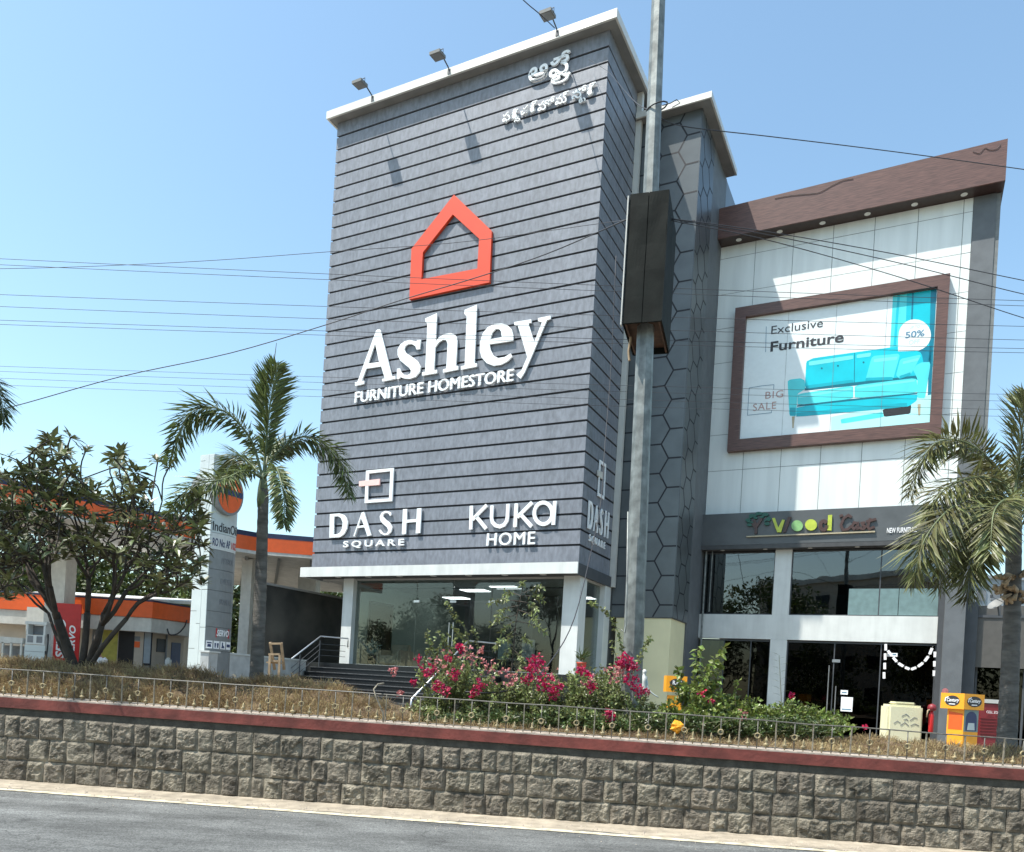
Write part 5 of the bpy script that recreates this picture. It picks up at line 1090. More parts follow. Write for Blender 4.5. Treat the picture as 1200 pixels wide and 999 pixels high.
mb = MB(); mb.box(gxy(160, DK + 2.2) + Vector((0, 0, 4.32)), (7.2, 2.6, .12), t1, ez=Vector((0, -.12, 1)).normalized()); obj('roof_sheet', mb, M['white'], kb)
def kpanel(fr, u0, u1, z0, z1, mat, name, w_=.02):
    mb = MB(); mb.prism([(u0, z0), (u1, z0), (u1, z1), (u0, z1)], fr, 0, w_); return obj(name, mb, M[mat], kb)
zk = lambda y, x: at(x, y, DK).z
kpanel(f1, ux(107), ux(118), .4, zk(736, 110), 'bin', 'window'); bnr = kpanel(f1, ux(119), ux(137), .4, zk(737, 128), 'ban', 'banner')
mb = MB(); mb.prism([(ux(120), .45), (ux(136.5), .45), (ux(136.5), 1.1), (ux(120), 1.25)], f1, .021, .026); obj('banner_print', mb, M['wood'], bnr)
dk = kpanel(f1, ux(138), ux(156.5), .3, zk(737, 147), 'black', 'doorway', .012)
kpanel(f1, ux(157), ux(163), zk(759, 160), zk(752, 160), 'ioc', 'notice', .03); kpanel(f1, ux(157), ux(163), zk(751, 160), zk(746, 160), 'bin', 'notice', .03)
wn = kpanel(f1, ux(167.5), ux(177.5), .5, zk(739, 172), 'groove', 'window', .02); wn2 = kpanel(f1, ux(168.5), ux(176), 1.6, zk(741, 172), 'farb', 'window', .03); kpanel(f1, ux(168.5), ux(176), .9, 1.5, 'bin', 'poster', .03)
kpanel(f2, ux2(182.5), ux2(192), zk(764, 187), zk(748, 187), 'pierd', 'window', .04); kpanel(f2, ux2(200), ux2(210.5), .3, zk(752, 205), 'bluedoor', 'door', .03)
mb = MB(); mb.tube(smooth_path([at(196, 737, DK + .1), at(199, 744, DK + .1), at(208, 743, DK + .3), at(216, 735, DK + .8), at(219, 727, DK + 1)], 10), .03, 5); obj('cable_loop', mb, M['cable'], kb)
mb = MB(); mb.tube([f2(ux2(193), 2.9, .05), f2(ux2(193), .3, .05)], .04, 6); obj('down_pipe', mb, M['bin'], kb)
bi = thing('waste_bin', 'grey plastic bin standing at the station office corner', 'bin', at(188, 785, DK - .6)); c = at(189, 783, DK - .5); mb = MB(); c.z = 0
mb.lathe(c, [(.22, 0), (.24, .05), (.30, 1.35), (.32, 1.36), (.32, 1.42), (.25, 1.48), (.02, 1.5)], 12); obj('body', mb, M['bin'], bi, smooth=False)
fx = thing('fuel_canister', 'small white canister box beside the blue office door', 'canister', at(197, 783, DK)); c = at(197, 778, DK + .2); mb = MB(); mb.box(c, (.2, .2, .34)); mb.box(c + Vector((0, 0, .2)), (.12, .12, .08)); obj('body', mb, M['white'], fx, bevel=.02)
# fuel pump
DU = 27.5
fpump = thing('fuel_pump', 'white fuel pump with two display windows under an open upper frame', 'fuel pump', at(40, 790, DU))
k = DU / 917; o_ = at(28, 772, DU); o_.z -= 0
fr = lambda u, v, w_: Vector((o_.x + u, o_.y - w_, o_.z + v)); W_ = 24 * k; H2_ = 45 * k; zb0 = -o_.z + .15
mb = MB(); mb.prism([(0, zb0), (W_, zb0), (W_, .50), (0, .50)], fr, -.4, 0); obj('cabinet', mb, M['tile'], fpump)
mb = MB(); mb.prism([(.03, .52), (W_ - .03, .52), (W_ - .03, .85), (.03, .85)], fr, -.4, .01); hd_ = obj('display_head', mb, M['white'], fpump)
for u in (.09, .41):
    mb = MB(); mb.prism([(u, .58), (u + .2, .58), (u + .2, .81), (u, .81)], fr, .011, .018); obj('display', mb, M['bin'], hd_)
mb = MB(); mb.prism([(.02, .86), (.09, .86), (.09, 1.22), (.02, 1.22)], fr, -.35, 0); mb.prism([(W_ - .09, .86), (W_ - .02, .86), (W_ - .02, 1.22), (W_ - .09, 1.22)], fr, -.35, 0); obj('post', mb, M['white'], fpump)
mb = MB(); mb.prism([(-.02, 1.22), (W_ + .02, 1.22), (W_ + .02, 1.32), (-.02, 1.32)], fr, -.4, .02); obj('top_cover', mb, M['white'], fpump)
mb = MB(); mb.prism([(.10, .87), (W_ - .10, .87), (W_ - .10, 1.20), (.10, 1.20)], fr, -.3, -.28); obj('back_panel', mb, M['bin'], fpump)
mb = MB(); mb.prism([(.03, .26), (W_ - .05, .26), (W_ - .05, .275), (.03, .275)], fr, .0, .006); obj('seam', mb, M['bin'], fpump)
mb = MB(); mb.tube(smooth_path([fr(W_ + .02, .9, -.1), fr(W_ + .12, .6, .05), fr(W_ + .1, .0, .08), fr(W_ + .03, .3, .02)], 12), .025, 6); obj('hose', mb, M['black'], fpump)
sc_ = thing('service_counter', 'pale open framed service counter left of the fuel pump', 'counter', at(10, 790, DU)); o2 = at(-10, 772, DU)
fr2 = lambda u, v, w_: Vector((o2.x + u, o2.y - w_, o2.z + v))
mb = MB(); mb.prism([(0, .55), (1.05, .60), (1.05, .78), (0, .80)], fr2, -.5, 0); obj('top', mb, M['cwhite'], sc_)
for u in (.02, .33, .62, .98):
    mb = MB(); mb.prism([(u, -o2.z + .1), (u + .06, -o2.z + .1), (u + .06, .6), (u, .6)], fr2, -.06, 0); obj('leg', mb, M['cwhite'], sc_)
mb = MB(); mb.prism([(.07, -1), (1.0, -1), (1.0, .5), (.07, .5)], fr2, -.5, -.45); obj('back_panel', mb, M['bin'], sc_)
# totem sign
tt = thing('totem_sign', 'tall white and grey fuel station totem sign with an orange roundel', 'sign', F(-8.65, -6.3, 0))
TZ = 7.52
def tsec(z): # half widths of the plan section; slightly narrower at the top
    t_ = z / TZ; return .335 - .06 * t_
def tplan(z):
    h = tsec(z); c = -8.64
    pts = [(c - h, -6.82), (c + h, -6.82)]
    for i in range(1, 8):
        u = i / 8; pts.append((c + h + .07 * math.sin(math.pi * u), -6.82 + .94 * u))
    pts += [(c + h * .9, -5.88), (c - h * .9, -5.88)]
    for i in range(7, 0, -1):
        u = i / 8; pts.append((c - h - .07 * math.sin(math.pi * u), -6.82 + .94 * u))
    return pts
def tslab(mb, z0, z1, m=0, inset=0):
    a, b = tplan(z0), tplan(z1); n = len(a); mb.add([F(s, d, z0) for s, d in a] + [F(s, d, z1) for s, d in b], [(i, (i + 1) % n, n + (i + 1) % n, n + i) for i in range(n)] + [tuple(range(n)), tuple(range(2 * n - 1, n - 1, -1))], m)
rows = [(0, 2.05, 'tgrey'), (2.06, 2.72, 'tgrey'), (2.73, 3.16, 'tgrey'), (3.17, 3.74, 'tgrey'), (3.75, 4.33, 'tgrey'), (4.34, 4.88, 'tgrey'), (4.89, 5.34, 'white'), (5.35, TZ, 'tile')]
for z0, z1, mt in rows: mb = MB(); tslab(mb, z0, z1); obj('side_panel', mb, M[mt], tt)
mb = MB(); h = .30
rg = random.Random(2)
for ci, (u0, u1) in enumerate(((-.98, -.22), (-.205, .28), (.295, .98))):
    z = 0 + .3 * ci
    while z < TZ - .1:
        z1 = min(TZ - .01, z + 1.05 + (.2 if ci == 1 else 0)); ha, hb = tsec(z), tsec(z1)
        w_ = .014 if ci == 1 else .010
        mb.hexa([F(-8.64 + u0 * ha, -6.83 - w_, z), F(-8.64 + u1 * ha, -6.83 - w_, z), F(-8.64 + u1 * ha, -6.822, z), F(-8.64 + u0 * ha, -6.822, z), F(-8.64 + u0 * hb, -6.83 - w_, z1 - .015), F(-8.64 + u1 * hb, -6.83 - w_, z1 - .015), F(-8.64 + u1 * hb, -6.822, z1 - .015), F(-8.64 + u0 * hb, -6.822, z1 - .015)]); z = z1
obj('edge_tiles', mb, M['tile'], tt)
def tfr(off=.0): 
    def g(u, v, w_):
        uu = min(1, max(0, (u + 6.82) / .94)); return F(-8.64 + tsec(v) + .07 * math.sin(math.pi * uu) + w_ + off, u, v)
    return g
def disc(mb, cd, cz, r, fr, w0, w1, n=30, r2=None): mb.prism([(cd + r * math.cos(2 * math.pi * i / n), cz + (r2 or r) * math.sin(2 * math.pi * i / n)) for i in range(n)], fr, w0, w1)
for sg in (1, -1):
    fr = (lambda u, v, w_: F(-8.64 + .36 + w_, u, v)) if sg > 0 else (lambda u, v, w_: F(-8.64 - .36 - w_, u, v))
    cd, cz = -6.42, 6.50
    mb = MB(); disc(mb, cd, cz, .50, fr, -.1, .14, r2=.62); rd = obj('roundel', mb, M['tgrey'], tt)
    mb = MB(); disc(mb, cd, cz, .44, fr, .141, .150, r2=.55); obj('orange_disc', mb, M['ioc'], rd)
    mb = MB(); mb.prism([(cd - .45, cz - .06), (cd + .45, cz - .06), (cd + .45, cz + .10), (cd - .45, cz + .10)], fr, .151, .156); obj('navy_bar', mb, M['navytxt'], rd)
fr = tfr()
mb = MB(); text(mb, 'IndianOil', fr, -6.78, -5.90, 5.40, 5.66, .003, .008, bold=.01); obj('lettering', mb, M['txt'], tt)
mb = MB(); text(mb, 'RO No: AP', fr, -6.76, -6.18, 4.98, 5.20, .003, .008, bold=.01); obj('lettering', mb, M['navytxt'], tt)
mb = MB(); text(mb, '102', fr, -6.12, -5.92, 4.98, 5.18, .003, .008, bold=.01); obj('lettering', mb, M['red'], tt)
for z, wrd in ((4.52, 'PETROL'), (3.95, 'DIESEL'), (3.37, 'BRANDED')):
    mb = MB(); text(mb, wrd, fr, -6.45, -6.0, z, z + .16, .003, .008); obj('lettering', mb, M['bin'], tt)
mb = MB(); mb.prism([(-6.52, 2.44), (-6.02, 2.44), (-6.02, 2.70), (-6.52, 2.70)], fr, .002, .006); sv_ = obj('red_plate', mb, M['red'], tt)
mb = MB(); text(mb, 'SERVO', fr, -6.50, -6.04, 2.48, 2.66, .007, .010, bold=.03, shear=.25); obj('lettering', mb, M['whitetxt'], sv_)
for i in range(4):
    u = -6.80 + .225 * i; mb = MB(); mb.prism([(u, 2.12), (u + .19, 2.12), (u + .19, 2.34), (u, 2.34)], fr, .002, .006); ic = obj('icon_plate', mb, M['whitetxt'], tt); mb = MB()
    g = lambda pts: [(u + .095 + a, 2.23 + b) for a, b in pts]
    if i == 0: mb.prism(g([(-.06, -.07), (.06, -.07), (.045, .01), (-.045, .01)]), fr, .007, .009); mb.prism(g([(-.075, .03), (.075, .03), (.06, .065), (-.06, .065)]), fr, .007, .009)
    if i == 1: mb.prism(g([(-.06, -.08), (-.03, -.08), (-.02, .05), (-.07, .05)]), fr, .007, .009); mb.prism(g([(.02, -.08), (.06, -.08), (.07, .05), (.01, .05)]), fr, .007, .009)
    if i == 2: mb.prism(g([(-.06, -.08), (.06, -.08), (.04, -.02), (0, .0), (.0, .08), (-.04, .08), (-.04, -.03)]), fr, .007, .009)
    if i == 3: mb.prism(g([(-.07, -.04), (.07, -.04), (.07, .04), (-.07, .04)]), fr, .007, .009)
    obj('icon', mb, M['navytxt'], ic)
mb = MB(); mb.boxF(-9.3, -8.0, -7.1, -5.6, 0, .5); obj('base', mb, M['lowwall'], tt)
# boundary walls
cw = thing('boundary_wall', 'tall blackened boundary wall between the fuel station and the grey store', 'wall', F(-11.3, 1, 0))
mb = MB(); mb.boxF(-11.42, -11.3, -1.74, 9, 0, 4.62); obj('wall', mb, M['dwall'], cw)
mb = MB(); mb.boxF(-11.45, -11.27, -1.76, 9, 4.622, 4.70); obj('capping', mb, M['soffit'], cw)
lw = thing('low_wall', 'low whitewashed wall between the totem sign and the black steps', 'wall', F(-10.6, -3, 0))
lA = F(-8.12, -6.85, 0); lB = F(-9.95, -.9, 0); zA = 1.6 + (786 - 769) / 917 * lA.y; lt = (lB - lA).normalized(); ln = Vector((lt.y, -lt.x, 0)); lfr = lambda u, v, w_: lA + lt * u + ln * w_ + Vector((0, 0, v)); LL = (lB - lA).length
mb = MB(); mb.prism([(0, 0), (LL, 0), (LL, zA), (0, zA)], lfr, -.25, 0); obj('wall', mb, M['lowwall'], lw)
mb = MB(); mb.prism([(-.03, zA + .002), (LL, zA + .002), (LL, zA + .05), (-.03, zA + .05)], lfr, -.28, .03); obj('capping', mb, M['white'], lw)
wc_ = thing('wooden_chair', 'raw timber chair with an open back standing left of the step handrail', 'chair', at(322, 800, 20.5)); DW = 20.5
mb = MB(); tl, tr_, bl, br = at(317, 753, DW), at(329, 753, DW), at(321, 800, DW), at(333, 805, DW)
for a, b in ((at(316.5, 753, DW), at(322, 785, DW + .2)), (at(329.5, 753.5, DW), at(333, 785, DW + .2))): mb.bar(a, b, .06)
mb.bar(at(316, 754.5, DW), at(330, 754.5, DW), .07, .05); obj('backrest', mb, M['wood'], wc_)
mb = MB(); mb.bar(at(315, 767, DW - .2), at(328, 767, DW - .2), .09, .05); mb.bar(at(315, 775, DW - .3), at(328, 775, DW - .3), .09, .05); mb.box(at(322, 777, DW - .1), (.34, .34, .04)); obj('seat', mb, M['wood'], wc_)
for x in (316.5, 328):
    for dd in (-.35, .1):
        a = at(x, 768, DW + dd); b = a.copy(); b.z = 0; mb = MB(); mb.bar(a, b, .055); obj('leg', mb, M['wood'], wc_)
# person at the station, standing behind the frangipani trunk
def skin_figure(name, parent, pts, edges, rad, mat, sub=2):
    me = bpy.data.meshes.new(name); o0 = ORG.get(parent.name, Vector()); me.from_pydata([tuple(Vector(p) - o0) for p in pts], edges, [])
    o = bpy.data.objects.new(name, me); COL.objects.link(o)
    m = o.modifiers.new('s', 'SKIN'); m.use_smooth_shade = True
    for i, v in enumerate(me.skin_vertices[0].data): v.radius = (rad[i], rad[i]) if not isinstance(rad[i], tuple) else rad[i]; v.use_root = i == 0
    s2 = o.modifiers.new('u', 'SUBSURF'); s2.levels = sub; s2.render_levels = sub
    dg = bpy.context.evaluated_depsgraph_get(); dg.update(); m2 = bpy.data.meshes.new_from_object(o.evaluated_get(dg)); bpy.data.objects.remove(o)
    m2.materials.clear(); m2.materials.append(mat); m2.polygons.foreach_set('use_smooth', [True] * len(m2.polygons))
    o = bpy.data.objects.new(name, m2); COL.objects.link(o); o.parent = parent; ORG[o.name] = o0; return o
DPn = 26.0; fb = at(117, 765, DPn); fb = Vector((fb.x, fb.y, fb.z - 1.58))
pe = thing('person', 'person in a white shirt standing behind the trunk of the frangipani', 'person', fb)
def pv(x, y, z): return fb + Vector((x, y, z))
pts = [pv(0, 0, .92), pv(0, 0, 1.12), pv(0, .01, 1.34), pv(0, 0, 1.45), pv(0, -.02, 1.53), pv(0, -.03, 1.60), pv(0, -.02, 1.68)]
rad = [(.15, .11), (.14, .10), (.17, .11), .055, .06, (.072, .09), .07]; ed = [(i, i + 1) for i in range(6)]
for sg in (-1, 1):
    b = len(pts); pts += [pv(.17 * sg, .01, 1.37), pv(.22 * sg, .03, 1.12), pv(.21 * sg, -.08, .90), pv(.20 * sg, -.11, .82)]; rad += [.055, .042, .032, (.018, .036)]; ed += [(2, b), (b, b + 1), (b + 1, b + 2), (b + 2, b + 3)]
    for f in range(5):
        c = len(pts); pts += [pv(.20 * sg + .0, -.15 + .02 * f, .77 - .002 * abs(f - 2)), pv(.19 * sg, -.155 + .02 * f, .73 + (.03 if f == 0 else .004 * abs(f - 2)))]; rad += [.009, .008]; ed += [(b + 3, c), (c, c + 1)]
    b = len(pts); pts += [pv(.09 * sg, 0, .86), pv(.10 * sg, -.01, .48), pv(.10 * sg, .02, .08), pv(.10 * sg, -.14, .04)]; rad += [.085, .06, .042, .035]; ed += [(0, b), (b, b + 1), (b + 1, b + 2), (b + 2, b + 3)]
skin_figure('body', pe, pts, ed, rad, M['skin'])
mb = MB()
hv = []
for j in range(7):
    for i in range(12):
        a = 2 * math.pi * i / 12; e = math.pi / 2 * j / 6; hv.append(pv(.082 * math.cos(a) * math.cos(e), .012 + .098 * math.sin(a) * math.cos(e), 1.645 + .098 * math.sin(e) - (.06 if math.sin(a) > .2 and j == 0 else 0)))
mb.add(hv, [(j * 12 + i, j * 12 + (i + 1) % 12, (j + 1) * 12 + (i + 1) % 12, (j + 1) * 12 + i) for j in range(6) for i in range(12)]); obj('hair', mb, M['hair'], pe, smooth=True)
mb = MB(); mb.tube([pv(0, 0, .84), pv(0, 0, 1.0), pv(0, 0, 1.2), pv(0, .01, 1.36), pv(0, .0, 1.43)], [.19, .18, .19, .20, .08], 14)
for sg in (-1, 1): mb.tube([pv(.14 * sg, .01, 1.38), pv(.195 * sg, .01, 1.34), pv(.225 * sg, .03, 1.13)], [.07, .068, .06], 10)
obj('shirt', mb, M['shirt'], pe, smooth=True)
mb = MB()
for sg in (-1, 1): mb.tube([pv(.07 * sg, 0, .95), pv(.09 * sg, 0, .84), pv(.10 * sg, -.01, .48), pv(.10 * sg, .02, .06)], [.14, .115, .082, .07], 10)
obj('trousers', mb, M['trouser'], pe, smooth=True)
mb = MB()
for sg in (-1, 1): mb.tube([pv(.032 * sg, -.118, 1.615), pv(.032 * sg, -.126, 1.615)], .011, 6)
mb.tube([pv(-.025, -.118, 1.545), pv(.025, -.118, 1.545)], .005, 5); obj('eyes_and_mouth', mb, M['hair'], pe)
mb = MB(); mb.tube([pv(0, -.115, 1.62), pv(0, -.142, 1.583), pv(0, -.118, 1.575)], [.008, .014, .008], 6); obj('nose', mb, M['skin'], pe)

# ================================================================ RIGHT HAND SIDE
db = thing('dark_annex', 'low dark taupe annex with dark glass beside the white showroom', 'building', F(14, 7, 0))
mb = MB(); mb.boxF(10.95, 17, 6.7, 12, 3.35, 5.0); mb.boxF(10.95, 17, 6.75, 12, 0, .4); obj('parapet', mb, M['dkbld'], db)
za = fac(1140, 724, 6.6)[1]
mb = MB(); mb.boxF(10.94, 17.1, 6.62, 6.69, fac(1142, 782, 6.62)[1], za); obj('fascia', mb, M['dkbld'], db)
mb = MB(); mb.boxF(10.92, 17.2, 6.58, 7.2, za + .002, za + .09); obj('coping', mb, M['pierd'], db)
mb = MB(); mb.boxF(10.96, 17, 6.9, 6.92, .4, 3.35); obj('glass_pane', mb, M['darkglass'], db)
mb = MB(); mb.boxF(10.96, 17, 10, 10.1, .4, 3.35); obj('back_wall', mb, M['black'], db)
for s_ in (11.0, 12.3, 13.6): mb = MB(); mb.boxF(s_ - .03, s_ + .03, 6.86, 6.94, .4, 3.35); obj('mullion', mb, M['pierd'], db)
# dish antenna
da = thing('dish_antenna', 'small dark satellite dish on the annex roof in front of the hazy wall', 'antenna', at(1170, 716, 20.3)); DA = 20.4
mb = MB(); c = at(1169, 710, DA); ax = Vector((-.7, -.2, .75)).normalized(); e1 = ax.orthogonal().normalized(); e2 = ax.cross(e1); rings = 5; vs_ = []
for j in range(rings + 1):
    r = .22 * j / rings
    for i in range(16): a = 2 * math.pi * i / 16; vs_.append(c + e1 * (r * math.cos(a)) + e2 * (r * math.sin(a)) + ax * (r * r * 1.6))
mb.add(vs_, [(j * 16 + i, j * 16 + (i + 1) % 16, (j + 1) * 16 + (i + 1) % 16, (j + 1) * 16 + i) for j in range(rings) for i in range(16)]); obj('dish', mb, M['soffit'], da, smooth=True, recalc=False)
mb = MB(); mb.tube([c + e2 * -.2, c + ax * .3], .010, 5); mb.box(c + ax * .31, (.05, .05, .08)); mb.tube([c - ax * .02, at(1171, 722, DA)], .02, 6); obj('feed_arm', mb, M['pierd'], da)
am = thing('mast', 'thin mast with a small dark box standing behind the palm trunk on the annex roof', 'mast', at(1172, 715, DA + .5))
mb = MB(); mb.tube([at(1172, 722, DA + .5), at(1174, 672, DA + .5)], .018, 6); obj('pole', mb, M['pierd'], am); mb = MB(); mb.box(at(1172.5, 692, DA + .45), (.13, .1, .13)); obj('box', mb, M['black'], am)
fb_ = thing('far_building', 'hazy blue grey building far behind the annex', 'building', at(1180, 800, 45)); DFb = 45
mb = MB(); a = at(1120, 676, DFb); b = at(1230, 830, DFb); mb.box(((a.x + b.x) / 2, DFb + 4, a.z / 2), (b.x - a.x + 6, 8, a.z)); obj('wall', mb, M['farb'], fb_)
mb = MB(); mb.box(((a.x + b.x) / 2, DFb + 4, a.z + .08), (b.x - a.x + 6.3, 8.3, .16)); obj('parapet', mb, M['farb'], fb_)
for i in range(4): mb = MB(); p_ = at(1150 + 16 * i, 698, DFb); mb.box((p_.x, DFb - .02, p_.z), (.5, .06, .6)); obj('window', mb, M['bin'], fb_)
f2_ = thing('far_building', 'low white walled building just showing behind the annex roof edge', 'building', at(1150, 790, 34)); mb = MB(); a = at(1128, 716, 34); mb.box((a.x + 3.0, 36, a.z / 2), (7, 4, a.z)); obj('wall', mb, M['white'], f2_)
mb = MB(); mb.box((a.x + 3.0, 36, a.z + .06), (7.2, 4.2, .1)); obj('roof_edge', mb, M['cwhite'], f2_)
# amber kiosk board
DKo = 17.5; ak = thing('amber_sign_box', 'amber sign box with two dark oval emblems on a pedestal beside the red cabinet', 'sign', at(1130, 862, DKo))
cA = at(1130, 822, DKo); eA = Vector((.95, .30, 0)).normalized(); eB = Vector((-.55, .83, 0)).normalized(); kk = DKo / 917
zl_, zh_ = -9.5 * kk, 9 * kk
def akp(u, v, z): return cA + eA * u + eB * v + Vector((0, 0, z))
LA, LB = 28.5 * kk / .93, 17 * kk / .62
mb = MB(); mb.hexa([akp(0, 0, zl_), akp(LA, 0, zl_), akp(LA, LB, zl_), akp(0, LB, zl_), akp(0, 0, zh_), akp(LA, 0, zh_), akp(LA, LB, zh_), akp(0, LB, zh_)]); obj('board', mb, M['amber'], ak)
nA = Vector((eA.y, -eA.x, 0)); nB = Vector((-eB.y, eB.x, 0)); nB = nB if nB.y < 0 else -nB
fA = lambda u, v, w_: akp(u, 0, v) + nA * w_
fB = lambda u, v, w_: akp(0, LB - u, v) + nB * w_
for fr, L_, rr, nm in ((fA, LA, .36, 'C'), (fB, LB, .31, 'C')):
    mb = MB(); disc(mb, L_ / 2, 0, L_ * rr, fr, .002, .006, r2=.118); ov = obj('oval_emblem', mb, M['txt'], ak)
    mb = MB(); text(mb, 'Century', fr, L_ * .27, L_ * .80, -.045, .06, .007, .009, shear=.3, bold=.02); mb.ribbon([(L_ * .2, -.02), (L_ * .22, .06), (L_ * .34, .085)], .02, fr, .007, .010); mb.prism([(L_ * .36, -.085), (L_ * .64, -.085), (L_ * .62, -.065), (L_ * .38, -.065)], fr, .007, .009); obj('lettering', mb, M['whitetxt'], ov)
mb = MB(); zq_ = zl_ - 32 * kk
mb.hexa([akp(.08, .05, -cA.z), akp(LA * .86, .05, -cA.z), akp(LA * .86, LB * .8, -cA.z), akp(.08, LB * .8, -cA.z), akp(.08, .05, zl_), akp(LA * .86, .05, zl_), akp(LA * .86, LB * .8, zl_), akp(.08, LB * .8, zl_)]); pdl = obj('pedestal', mb, M['amber'], ak)
fA2 = lambda u, v, w_: akp(u, .05, v) + nA * w_
u0, u1 = .085, LA * .855
mb = MB(); mb.prism([(u0, zl_ - .50), (u1, zl_ - .50), (u1, zl_ - .005), (u0, zl_ - .005)], fA2, .002, .005); obj('print_panel', mb, M['frost'], pdl)
mb = MB(); um = (u0 + u1) / 2; mb.prism([(u0 + .05, zl_ - .48)] + [(um + (u0 + .05 - um) * math.cos(math.radians(a)), zl_ - .2 + .16 * math.sin(math.radians(a))) for a in range(0, 181, 20)] + [(u1 - .05, zl_ - .48)], fA2, .006, .009); obj('print_arch', mb, M['navytxt'], pdl)
mb = MB(); mb.prism([(u0 + .1, zl_ - .46), (u1 - .1, zl_ - .46), (u1 - .12, zl_ - .30), (u0 + .12, zl_ - .30)], fA2, .010, .013); obj('print_block', mb, M['tile'], pdl)
fB2 = lambda u, v, w_: akp(.08, .05 + (LB * .75 - u), v) + nB * w_
mb = MB(); mb.prism([(.06, zl_ - .46), (LB * .7, zl_ - .46), (LB * .7, zl_ - .1), (.06, zl_ - .06)], fB2, .003, .006); obj('print_panel', mb, M['ioc'], pdl)
rc = thing('red_cabinet', 'dark red louvred cabinet between the amber sign box and the palm trunk', 'cabinet', at(1160, 865, 18.4)); DR = 18.4
a = at(1146, 862, DR); b = at(1176, 826, DR)
mb = MB(); mb.box(((a.x + b.x) / 2, DR + .3, b.z / 2), (b.x - a.x, .6, b.z)); obj('body', mb, M['redd'], rc, bevel=.015)
mb = MB()
for i in range(6): mb.box(((a.x + b.x) / 2, DR - .012, at(1160, 842 + 3.6 * i, DR).z), (b.x - a.x - .06, .03, .025))
obj('louvre', mb, M['redd'], rc)
mb = MB(); mb.box(((a.x + b.x) / 2, DR + .3, b.z + .06), (b.x - a.x + .04, .64, .09)); obj('lid', mb, M['cwhite'], rc)
mb = MB(); o_ = at(1156, 834.5, DR - .02); fr = lambda u, v, w_: o_ + Vector((u, -w_, v)); text(mb, 'CELL ZONE', fr, 0, .36, -.03, .03, .0, .004); obj('lettering', mb, M['whitetxt'], rc)
# cream water tank
DT = 18.6; tk = thing('water_tank', 'cream plastic water tank with a raised lid in front of the dark glass doors', 'tank', at(1058, 862, DT)); kk = DT / 917; c = at(1061.5, 842, DT); hw, hh = 20.5 * kk, 15.5 * kk
mb = MB(); bm_ = []
mb.box((c.x, c.y + .22, (c.z + hh) / 2), (hw * 2, .44, c.z + hh)); obj('body', mb, M['tank'], tk, bevel=.05)
mb = MB(); mb.box((c.x, c.y + .22, c.z + hh + .035), (hw * 1.2, .34, .07)); obj('lid', mb, M['tank'], tk, bevel=.03)
mb = MB(); o_ = Vector((c.x, c.y - .004, c.z - .02)); fr = lambda u, v, w_: o_ + Vector((u, -w_, v))
for pts in ([(-.28, -.12), (-.2, -.06), (-.12, -.1)], [(-.1, .06), (0, .12), (.08, .06)], [(.1, -.03), (.2, .05), (.27, .03)], [(.12, -.15), (.22, -.1), (.32, -.14)], [(-.12, -.16), (-.02, -.08), (.08, -.16)], [(-.05, -.02), (.02, .0), (.06, -.04)]): mb.ribbon(pts, .016, fr, 0, .004)
obj('leaf_print', mb, M['bin'], tk)
ex_ = thing('fire_extinguisher', 'small red extinguisher on the jamb beside the cream water tank', 'extinguisher', at(1091, 850, 20.5)); c = at(1091, 850, 20.5); mb = MB(); mb.lathe(c - Vector((0, 0, .2)), [(.05, 0), (.06, .03), (.06, .46), (.045, .52), (.03, .56)], 12); obj('cylinder', mb, M['red'], ex_, smooth=True)
mb = MB(); mb.lathe(c + Vector((0, 0, .36)), [(.03, 0), (.10, .03), (.11, .1), (.08, .17), (.01, .2)], 12); obj('head', mb, M['redd'], ex_, smooth=True); mb = MB(); mb.tube([c + Vector((-.03, -.03, .42)), c + Vector((-.13, -.05, .38)), c + Vector((-.15, -.05, .2))], .018, 6); obj('hose', mb, M['wood'], ex_, smooth=True)
st_ = thing('wall_sticker', 'faded pink arched sticker on the slate grey pier', 'sticker', F(10.2, 6, 2)); a = fac(1107, 813, 6.0); mb = MB(); mb.prism([(a[0], a[1] ), (a[0] - .07, a[1])][:0] + [(a[0] - .08 + .0, a[1] - .0), (a[0] + .10, a[1])] + arc(a[0] + .01, a[1] + .08, .09, .09, 0, 180, 8), front(6.0), .002, .006); obj('sheet', mb, M['pale'], st_)
# things in front of the cream pillar
DO = 17.0; ob_ = thing('amber_sign_box', 'small amber box with one dark oval emblem behind the glossy shrub', 'sign', at(793, 815, DO)); kk = DO / 917; c = at(793.5, 802, DO)
mb = MB(); mb.box((c.x, c.y + .2, c.z), (24 * kk, .4, 19 * kk), Vector((1, -.05, 0))); obj('board', mb, M['amber'], ob_)
o_ = Vector((c.x, c.y - .012, c.z)); fr = lambda u, v, w_: o_ + Vector((1, -.05, 0)).normalized() * u + Vector((-.05, -1, 0)).normalized() * w_ + Vector((0, 0, v))
mb = MB(); disc(mb, .0, .03, 8.5 * kk, fr, .003, .008, r2=4.6 * kk); ov = obj('oval_emblem', mb, M['txt'], ob_); mb = MB(); text(mb, 'R.K.I', fr, -.10, .09, -.015, .075, .009, .012, bold=.03); obj('lettering', mb, M['whitetxt'], ov)
mb = MB(); mb.box((c.x, c.y + .2, c.z / 2 - .1), (14 * kk, .3, c.z - .3)); obj('pedestal', mb, M['amber'], ob_)
gd = thing('garden_statue', 'slender white draped figurine standing at the foot of the cream pillar', 'statue', at(754, 820, 11.6)); c = at(754, 815, 11.6); k_ = 11.6 / 917
